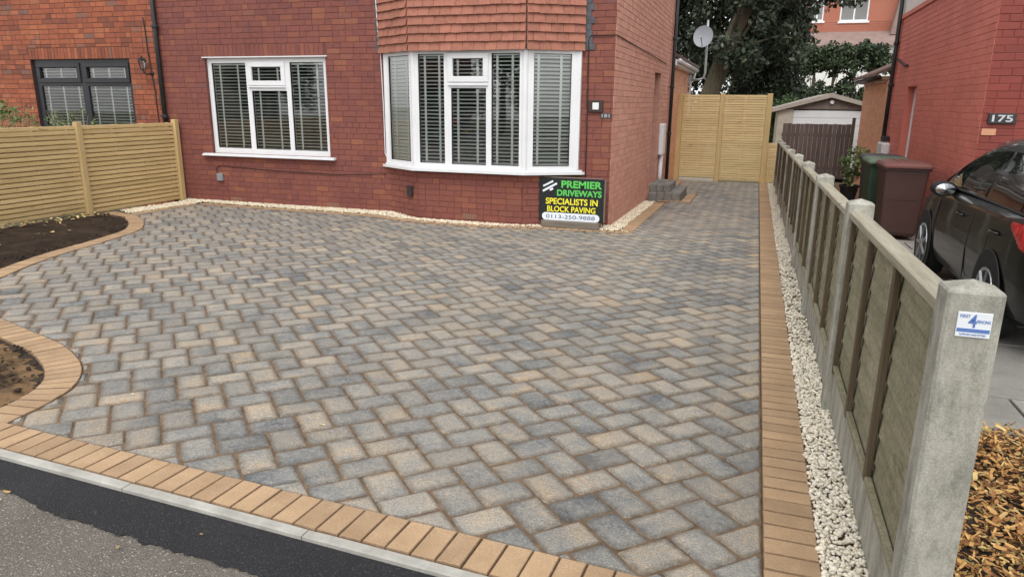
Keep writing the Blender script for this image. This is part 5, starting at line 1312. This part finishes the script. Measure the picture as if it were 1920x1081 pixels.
        # wheels and arches
        for yy in (0.80, 3.0):
            wx = cxx-s1*0.768
            m = MB(); m.lathe([(0.0, 0), (0.355, 0.0), (0.355, 0.01), (0.0, 0.01)] if False else [(0.01, -0.003), (0.335, -0.003), (0.338, 0.003), (0.01, 0.003)], (cxx-s1*0.858, y0+yy, g+0.33), 28, axis=0); obj('wheel_arch', m, M_TRIM, root, fix=True)
            pr = [(0.20, -0.09), (0.27, -0.10), (0.305, -0.085), (0.315, -0.05), (0.315, 0.05), (0.305, 0.085), (0.27, 0.10), (0.20, 0.09)]
            m = MB(); m.lathe(pr, (wx, y0+yy, g+0.315), 28, axis=0); wh = obj('wheel', m, M_RUB, root, smooth=True, fix=True)
            m = MB(); fxx = wx-s1*0.088
            m.lathe([(0.185, -0.004), (0.212, -0.012), (0.216, 0.0), (0.212, 0.012), (0.185, 0.004)], (fxx, y0+yy, g+0.315), 28, axis=0)
            for q in range(7):
                a = 2*math.pi*q/7; m.tube([(fxx-s1*0.004, y0+yy, g+0.315), (fxx-s1*0.006, y0+yy+0.2*math.cos(a), g+0.315+0.2*math.sin(a))], 0.022, 6, r1=0.016)
            m.lathe([(0.045, -0.02), (0.05, 0.0), (0.045, 0.02)], (fxx, y0+yy, g+0.315), 14, axis=0); obj('rim', m, M_RIM, wh, fix=True)
    # hatch glass, bumper, plate
    m = MB(); vs = []
    for j in range(6):
        yy = 0.10+0.30*j/5; zr, wb, wt = gh(yy)
        for q in range(7):
            t = -1+2*q/6; vs.append((cxx+t*(wt-0.06), y0+yy-0.012, g+zr+0.014-0.02*t*t))
    m.add(vs, [(j*7+q, j*7+q+1, j*7+8+q, j*7+7+q) for j in range(5) for q in range(6)]); obj('rear_window', m, M_CG, root, smooth=True, fix=True)
    m = MB(); m.box(cxx-0.62, cxx+0.62, y0-0.06, y0+0.05, g+0.36, g+0.56, 0.04); obj('bumper', m, M_CP, root)
    m = MB(); m.box(cxx-0.26, cxx+0.26, y0-0.068, y0-0.0605, g+0.42, g+0.53); obj('number_plate', m, flat('plate_yellow', srgb(226, 190, 40), 0.4), root)
    # door shut lines: thin dark strips in place of the grooves' shadow
    for yy in (0.98, 1.46, 2.62):
        m = MB(); w = np.interp(yy, [s_[0] for s_ in ST], [s_[1] for s_ in ST]); 
        m.tube([(cxx-w+0.010, y0+yy, g+0.30), (cxx-w-0.001, y0+yy, g+0.55), (cxx-w+0.013, y0+yy, g+0.72), (cxx-w+0.034, y0+yy, g+0.86), (cxx-w+0.06, y0+yy, g+0.94)], 0.004, 4); obj('door_seam', m, M_TRIM, root)
car()

# ------------------------------------------------------------------ garage, boards and pot at the back
ga = thing('garage', 'pale concrete garage with white door and shallow gable roof', 'garage', (1.9, 24, gz(22.5)))
YGA = 22.5; zga = gz(22.5); M_GAR = surf('garage_panel', srgb(176, 166, 150), srgb(196, 186, 170), 4, 0.9, 0.4, 120, 0.004, speck=0.2)
m = MB(); m.box(0.52, 0.60, YGA, 27.5, zga-0.1, 1.40); m.box(3.20, 3.28, YGA, 27.5, zga-0.1, 1.40); m.box(0.60, 3.20, 27.4, 27.5, zga-0.1, 1.40); obj('wall', m, M_GAR, ga)
m = MB(); m.box(0.52, 0.93, YGA-0.05, YGA-0.002, zga-0.1, 1.415, 0.004); m.box(2.87, 3.28, YGA-0.05, YGA-0.002, zga-0.1, 1.415, 0.004); obj('pillar', m, M_GAR, ga)
m = MB()
for i in range(9):
    z = zga+0.0+i*0.205; m.box(0.935, 2.865, YGA-0.02, YGA+0.02, z, z+0.198, 0.006)
obj('door', m, M_PVC, ga)
m = MB(); m.prism([(0.5, 1.42), (3.3, 1.42), (1.89, 1.76)], 1, YGA-0.03, YGA+0.02); obj('gable', m, surf('gable_board', srgb(112, 100, 94), srgb(130, 118, 110), 4, 0.9, 0.3, 60), ga, fix=True)
m = MB(); m.prism([(0.34, 1.33), (1.89, 1.75), (3.44, 1.33), (3.44, 1.44), (1.89, 1.87), (0.34, 1.44)], 1, YGA-0.16, 27.7); obj('roof', m, surf('grey_sheet', srgb(158, 148, 138), srgb(178, 168, 158), 4, 0.9, 0.4, 60, 0.006), ga, fix=True)
m = MB(); m.lathe([(0.05, -0.03), (0.06, 0.0), (0.05, 0.03)], (1.92, YGA-0.06, 1.62), 12, axis=1); obj('lamp', m, M_PVC, ga)
bf = thing('board_fence', 'dark brown upright board fence in front of the garage', 'fence', (1.6, 21.4, gz(21.4)))
zb_ = gz(21.4); x = 0.66
while x < 2.44:
    w = rng.uniform(0.105, 0.125); m = MB(); m.box(x, min(x+w-0.004, 2.455), 21.40+rng.uniform(0, .004), 21.42, zb_+0.02, 1.045+rng.uniform(-.01, .006), 0.003); obj('board', m, M_DARKBOARD, bf); x += w
m = MB(); m.box(0.64, 2.45, 21.43, 21.48, 0.7, 0.79); m.box(0.64, 2.45, 21.43, 21.48, zb_+0.25, zb_+0.34); obj('rail', m, M_DARKBOARD, bf)
m = MB(); m.box(2.38, 2.455, 21.30, 21.395, zb_, 1.22, 0.004); obj('post', m, M_OLD_Z, bf)

# ------------------------------------------------------------------ plants
def leaf_mat(name, stops, rough=0.55):
    s = Nodes(name); r = s.sep(s.rnd()); col = s.ramp(r[0], stops)
    s.b.inputs['Subsurface Weight'].default_value = 0.0
    return s.fin(col, rough, 0, 0.4)
M_DKLEAF = leaf_mat('dark_evergreen', [(0.0, (0.018, 0.026, 0.016)), (0.5, (0.036, 0.05, 0.03)), (0.85, (0.062, 0.08, 0.048)), (1.0, (0.10, 0.12, 0.075))])
M_MIDLEAF = leaf_mat('mid_green', [(0.0, (0.025, 0.05, 0.018)), (0.5, (0.05, 0.095, 0.03)), (1.0, (0.11, 0.17, 0.06))])
M_HEDGE = leaf_mat('hedge_green', [(0.0, (0.022, 0.036, 0.018)), (0.5, (0.042, 0.066, 0.030)), (1.0, (0.085, 0.115, 0.055))])
M_PALELEAF = leaf_mat('pale_green', [(0.0, (0.05, 0.09, 0.03)), (0.5, (0.11, 0.19, 0.06)), (1.0, (0.30, 0.36, 0.16))])
M_BARKT = surf('tree_bark', srgb(66, 60, 48), srgb(100, 90, 74), 3, 0.95, 0.9, 14, 0.03, c=srgb(80, 78, 58), stretch=(3, 3, 0.6))
def leaves(name, parent, centres, n, spread, size, mat, seed, aspect=0.55, droop=0.0, edge_dark=True):
    """n leaf blades gathered in clumps round the given centres (x,y,z,r)"""
    g = np.random.default_rng(seed); C = np.array(centres); w = C[:, 3]**2; k = g.choice(len(C), n, p=w/w.sum())
    d = g.normal(size=(n, 3)); d /= np.linalg.norm(d, axis=1)[:, None]; rad = g.random(n)**0.45
    P = C[k, :3]+d*(rad*C[k, 3]*spread)[:, None]
    a = g.normal(size=(n, 3)); a[:, 2] -= droop; a /= np.linalg.norm(a, axis=1)[:, None]; b = np.cross(a, g.normal(size=(n, 3))); b /= np.linalg.norm(b, axis=1)[:, None]
    L = g.uniform(size[0], size[1], n)[:, None]; a = a*L; b = b*L*aspect*0.5
    V = np.stack([P-a*0.5, P+b, P+a*0.5, P-b], 1).reshape(-1, 3); F = np.arange(4*n).reshape(-1, 4)
    col = np.repeat(np.clip(g.random((n, 3)), 0, 1), 4, 0)
    return np_obj(name, V, F, mat, col, parent)
def clumps(box, n, r, seed, keep=None):
    g = random.Random(seed); out = []
    while len(out) < n:
        p = (g.uniform(box[0], box[1]), g.uniform(box[2], box[3]), g.uniform(box[4], box[5]))
        if keep is None or keep(*p): out.append(p+(g.uniform(*r),))
    return out
def tree(name, label, base, path, r0, r1, cl, n, size, mat, seed, limbs=6, group=None, trunk=M_BARKT):
    root = thing(name, label, 'tree', base, group)
    m = MB(); m.tube(path, r0, 12, r1=r1); obj('trunk', m, trunk, root, smooth=True)
    g = random.Random(seed); m = MB(); cs = g.sample(cl, min(limbs, len(cl)))
    for c in cs:
        t = g.uniform(0.35, 0.95); i = t*(len(path)-1); j = min(int(i), len(path)-2); p = Vector(path[j]).lerp(Vector(path[j+1]), i-j); q = Vector(c[:3])
        m.tube([p, p.lerp(q, 0.5)+Vector((0, 0, 0.15)), q], r1*0.45, 6, r1=r1*0.12)
    obj('limbs', m, trunk, root, smooth=True)
    leaves('crown', root, cl, n, 1.0, size, mat, seed)
    return root
# big leaning conifer
cl = clumps((-4.2, 1.3, 28.7, 31.5, 2.6, 10.5), 120, (0.35, 0.8), 5, lambda x, y, z: (x < 0.9-0.12*(z-6)**2*0.2) and not (x < -2.4 and z > 7))
cl += clumps((-1.2, 1.6, 26.4, 28.2, 4.6, 9.0), 34, (0.3, 0.7), 6)+clumps((0.4, 1.7, 27.5, 30.0, 3.0, 6.0), 18, (0.3, 0.55), 7)+clumps((1.2, 3.2, 28, 29.5, 5.2, 7.5), 12, (0.35, 0.6), 17)+clumps((-2.6, 0.8, 26.6, 27.5, 2.6, 6.0), 34, (0.25, 0.55), 27)
tree('conifer', 'large dark conifer with a leaning trunk behind the gate', (-2.2, 28, gz(28)), [(-2.35, 28, -0.8), (-2.05, 28, 0.8), (-1.75, 28, 2.0), (-1.25, 28, 3.6), (-0.65, 28, 5.2), (0.0, 28.2, 7.5), (0.3, 28.4, 10)], 0.42, 0.16, cl, 34000, (0.10, 0.26), M_DKLEAF, 3, 14)
cl = clumps((-5.2, -2.4, 29.0, 31.0, 0.3, 7.0), 60, (0.4, 0.8), 9)
tree('evergreen_tree', 'dense dark evergreen behind the satellite dish', (-3.8, 30, gz(30)), [(-3.8, 30, -0.8), (-3.7, 30, 3), (-3.6, 30, 7)], 0.25, 0.08, cl, 11000, (0.10, 0.24), M_DKLEAF, 10)
cl = clumps((-1.3, 1.4, 29.6, 31.2, 0.2, 4.6), 60, (0.35, 0.7), 12, lambda x, y, z: abs(x-0.3) < 1.7-0.25*z)
tree('evergreen_tree', 'nearly black holly like tree between conifer trunk and garage', (0.2, 30.4, gz(30)), [(0.2, 30.4, -0.8), (0.25, 30.4, 2), (0.3, 30.4, 4.8)], 0.2, 0.06, cl, 13000, (0.09, 0.2), M_DKLEAF, 13)
cl = clumps((-6, 2.2, 44, 47, 0, 9.0), 80, (0.7, 1.3), 15)
tree('broadleaf_tree', 'far dark tree filling the gaps behind the conifer', (-1.5, 45.5, gz(30)), [(-1.5, 45.5, -1), (-1.5, 45.5, 4), (-1.4, 45.5, 9)], 0.35, 0.1, cl, 9000, (0.22, 0.5), M_DKLEAF, 16)
cl = clumps((-0.2, 1.5, 25.6, 27.0, 0.2, 1.75), 26, (0.2, 0.4), 18)
sh = thing('garden_shrub', 'glossy shrub showing between gate top and garage roof', 'shrub', (0.6, 26.3, gz(26))); leaves('foliage', sh, cl, 3600, 1.0, (0.06, 0.14), M_MIDLEAF, 19)
m = MB(); [m.tube([(0.6, 26.3, -0.6), c[:3]], 0.03, 5, r1=0.008) for c in cl[:10]]; obj('stems', m, M_BARKT, sh)
# row of clipped trees with bare stems
for i, x in enumerate((1.5, 2.45, 3.3, 4.25, 5.1, 6.0)):
    cl = clumps((x-0.75, x+0.75, 39.4, 40.8, 3.3, 4.3), 22, (0.2, 0.42), 40+i)+clumps((x-0.7, x+0.7, 39.4, 40.8, 0.8, 2.5), 16, (0.2, 0.4), 60+i)+clumps((x-0.5, x+0.5, 39.8, 40.4, 2.2, 3.4), 4, (0.15, 0.3), 70+i)
    tree('clipped_tree', ['leftmost bare stemmed clipped tree behind the garage ridge', 'second clipped tree from the left beyond the garage', 'third clipped tree from the left beyond the garage', 'fourth clipped tree, beyond the right garage eave', 'fifth clipped tree, above the peach extension roof', 'rightmost clipped tree next to the black downpipe'][i], (x, 40, gz(30)), [(x, 40, -0.8), (x+0.03, 40, 2), (x+rng.uniform(-.1, .1), 40, 4.1)], 0.10, 0.05, cl, 4200, (0.10, 0.22), M_HEDGE, 80+i, 6, 'row of clipped trees beyond the garage')

# ------------------------------------------------------------------ house far behind
bh = thing('distant_house', 'far orange brick house with white windows above the clipped trees', 'house', (6, 62, gz(30)))
M_BGW = brick_mat('far_brick', [(0, srgb(168, 106, 86)), (1, srgb(176, 114, 94))], 0.05, 0.05); M_MAUVE = surf('mauve_roof', srgb(132, 112, 106), srgb(150, 128, 120), 2, 0.9, 0.3, 20)
F_b = Face((2.4, 60.0), (1, 0)); wins = [(0.55, 1.45, 7.5, 9.0), (2.55, 4.45, 7.45, 9.0)]
slab(F_b, 6.4, 5.4, 9.6, wins, M_BGW, bh)
for i in range(26):
    m = MB(); F_b.box(m, 0.0, 6.4, 5.45+i*0.16, 5.45+i*0.16+0.02, -0.004, 0.012)
    if not any(w[2] < 5.46+i*0.16 < w[3] for w in wins): obj('course', m, surf('far_course_%d' % i, srgb(150, 94, 78), srgb(158, 102, 84), 2) if i == 0 else bpy.data.materials['far_course_0'], bh)
for w in wins:
    fr = window(bh, F_b, w[0], w[1], w[2], w[3], -0.05, M_PVC, [(w[0]+0.1, (w[0]+w[1])/2-0.05, w[2]+0.1, w[3]-0.1), ((w[0]+w[1])/2+0.05, w[1]-0.1, w[2]+0.1, w[3]-0.1)])
    m = MB(); F_b.box(m, w[0]-0.1, w[1]+0.1, w[2]-0.14, w[2]-0.002, -0.02, 0.08); obj('sill', m, M_PVC, fr)
m = MB(); m.box(2.7, 8.5, 62.5, 62.6, 5.5, 9.5); obj('room_wall', m, flat('curtain_pale', srgb(190, 190, 186), 0.9), bh)
m = MB(); m.prism([(60.0-0.02, 6.72), (57.3, 5.62), (57.3, 5.52), (60.0-0.02, 6.60)], 0, 2.6, 9.6); obj('lean_to_roof', m, M_MAUVE, bh, fix=True)
m = MB(); m.box(2.8, 9.4, 57.7, 59.98, -1.2, 5.62); obj('lower_wall', m, M_RENDER, bh)
m = MB(); m.prism([(8.3, 6.4), (10.5, 6.4), (10.5, 11.0), (9.6, 10.6), (8.75, 9.3)], 1, 59.0, 59.9); obj('side_roof', m, M_MAUVE, bh, fix=True)
m = MB(); m.prism([(2.0, 9.61), (9.2, 9.61), (5.6, 12.5)], 1, 59.6, 66); obj('roof', m, M_MAUVE, bh, fix=True)

# ------------------------------------------------------------------ satellite dish
YD = 20.5; sdish = thing('satellite_dish', 'grey satellite dish on a bent pole above the gate', 'satellite dish', (-1.7, YD, 2.2))
M_GALV = flat('galvanised', srgb(168, 172, 174), 0.4, 0.6)
m = MB(); m.tube([(-1.84, YD, 2.17), (-1.60, YD, 2.17), (-1.50, YD, 2.22), (-1.47, YD, 2.34), (-1.48, YD, 3.0), (-1.49, YD, 3.68)], 0.030, 10); obj('pole', m, M_GALV, sdish, smooth=True)
m = MB(); m.box(-1.90, -1.82, YD-0.06, YD+0.06, 2.05, 2.30, 0.004); obj('bracket', m, M_GALV, sdish)
dc = Vector((-1.575, YD-0.10, 3.25)); m = MB(); nrm = Vector((-0.12, -1, 0.22)).normalized(); t1 = nrm.cross(Vector((0, 0, 1))).normalized(); t2 = t1.cross(nrm)
vs = []
for i in range(6):
    r = 0.27*i/5
    for k in range(24): a = 2*math.pi*k/24; p = dc+t1*r*math.cos(a)*0.95+t2*r*math.sin(a)*1.05+nrm*(0.05*(r/0.27)**2); vs.append(p)
fs = [(i*24+k, i*24+(k+1) % 24, (i+1)*24+(k+1) % 24, (i+1)*24+k) for i in range(5) for k in range(24)]
m.add(vs, fs); obj('reflector', m, flat('dish_grey', srgb(150, 154, 160), 0.5), sdish, smooth=True)
m = MB(); q = dc-t2*0.24; e = dc+nrm*0.33-t2*0.10; m.tube([q, e], 0.012, 6); m.tube([e, e-nrm*0.09], 0.028, 8); obj('receiver_arm', m, M_GALV, sdish)

# ------------------------------------------------------------------ pot and shrub by the brown boards
g_ = gz(15.6); ps = thing('potted_shrub', 'leafy green shrub in a black pot beyond the bins', 'potted plant', (1.83, 15.6, g_))
m = MB(); m.lathe([(0.12, 0.0), (0.17, 0.28), (0.19, 0.285), (0.19, 0.33), (0.165, 0.33), (0.16, 0.29)], (1.83, 15.6, g_), 18); obj('pot', m, flat('pot_black', srgb(30, 30, 32), 0.6), ps, smooth=False)
cl = clumps((1.62, 2.05, 15.4, 15.8, g_+0.38, g_+0.98), 16, (0.08, 0.15), 90); leaves('foliage', ps, cl, 900, 1.0, (0.04, 0.09), M_PALELEAF, 91)
m = MB(); [m.tube([(1.83, 15.6, g_+0.28), c[:3]], 0.008, 5, r1=0.003) for c in cl]; obj('stems', m, M_BARKT, ps)

# ------------------------------------------------------------------ plants in the left-hand garden, over the fence
g_ = gz(8.5)
lp1 = thing('garden_shrub', 'pale leaved shrub at the left edge above the slatted fence', 'shrub', (-10.15, 7.15, g_))
cl = clumps((-10.45, -9.95, 6.95, 7.5, 0.9, 1.62), 9, (0.06, 0.15), 92); leaves('foliage', lp1, cl, 260, 1.0, (0.05, 0.10), M_PALELEAF, 93)
m = MB(); [m.tube([(-10.2, 7.2, -0.2), (-10.2+0.4*(c[0]+10.2), 7.2+0.4*(c[1]-7.2), c[2]*0.6), c[:3]], 0.010, 5, r1=0.003) for c in cl]; obj('stems', m, M_BARKT, lp1)
M_STRAW = leaf_mat('straw_stem', [(0.0, srgb(120, 116, 84)), (0.6, srgb(160, 156, 116)), (1.0, srgb(176, 168, 140))], 0.8)
for i, (x, y, n, h) in enumerate(((-10.6, 8.0, 34, 1.38), (-10.45, 8.8, 30, 1.36), (-10.75, 7.7, 18, 1.42))):
    lp2 = thing('garden_plant', ('straggly plant with thin stems before the black window, behind the fence post', 'weedy plant before the right half of the black window', 'wispy pale stems at left of the black window')[i], 'plant', (x, y, g_))
    rr = random.Random(95+i); m = MB(); tips = []
    for k in range(n):
        tx, ty, tz = x+rr.uniform(-.45, .45), y+rr.uniform(-.3, .3), h+rr.uniform(-0.28, 0.12)
        m.tube([(x+rr.uniform(-.1, .1), y+rr.uniform(-.1, .1), g_), (x+0.5*(tx-x), y+0.5*(ty-y), tz*0.6), (tx, ty, tz)], 0.005, 4, r1=0.002); tips.append((tx, ty, tz-0.05, 0.06))
    obj('stems', m, M_STRAW, lp2)
    leaves('foliage', lp2, [(t[0], t[1], t[2]-rr.uniform(0, 0.25), 0.07) for t in tips for _ in range(2)], 420, 1.0, (0.025, 0.06), M_PALELEAF, 99+i, 0.45)

# ------------------------------------------------------------------ the other side of the road, which the windows mirror
def copy_tree(o, parent=None):
    c = o.copy(); link(c, parent)
    for ch in list(o.children): copy_tree(ch, c)
    return c
oh_mat = surf('opposite_render', srgb(176, 168, 156), srgb(196, 188, 176), 1.2, 0.9, 0.2, 40)
for i, x in enumerate((-31.0, -18.5, -4.0)):
    h = thing('opposite_house', ('pale house across the road, mirrored in the left hand window', 'pale house across the road, mirrored in the bay window', 'pale house across the road, mirrored in bay right pane')[i], 'house', (x, -19, gz(-10)))
    F_o = Face((x+4.2, -16.0), (-1, 0)); ws = [(0.8, 2.8, 0.9, 2.3), (4.8, 7.4, 0.8, 2.4), (0.9, 2.6, 3.6, 4.8), (5.0, 7.2, 3.6, 4.8)]
    slab(F_o, 8.4, -0.2, 5.3, ws, oh_mat if i != 1 else M_UPPER, h)
    for w in ws:
        m = MB(); F_o.box(m, w[0], w[1], w[2], w[3], -0.12, -0.08); obj('window', m, M_GASKET, h)
        m = MB(); F_o.box(m, w[0], w[1], w[2]-0.06, w[2], -0.06, 0.05); F_o.box(m, (w[0]+w[1])/2-0.04, (w[0]+w[1])/2+0.04, w[2], w[3], -0.079, -0.04); obj('window_bar', m, M_PVC, h)
    m = MB(); m.prism([(-15.6, 5.25), (-19.5, 7.9), (-23.5, 5.25)], 0, x-4.5, x+4.5); obj('roof', m, M_ROOF, h, fix=True)
for i, x in enumerate((-25.0, -11.5)):
    cl = clumps((x-2.2, x+2.2, -14.5, -12.0, 1.5, 5.5), 30, (0.5, 1.0), 200+i)
    tree('street_tree', ('leafy street tree mirrored in the left hand window', 'leafy street tree mirrored in the bay window')[i], (x, -13.2, gz(-10)), [(x, -13.2, 0), (x, -13.2, 2), (x+.2, -13.2, 4.5)], 0.18, 0.08, cl, 5000, (0.15, 0.3), M_MIDLEAF, 210+i)
src = [o for o in sc.collection.objects if o.name.startswith('parked_car') and o.parent is None][0]
c2 = copy_tree(src); c2.location = (-12.5, -6.2, gz(-6.2)-0.13); c2.rotation_euler = (0, 0, R(90)); c2['label'] = 'black car parked across the road, mirrored in the bay window'
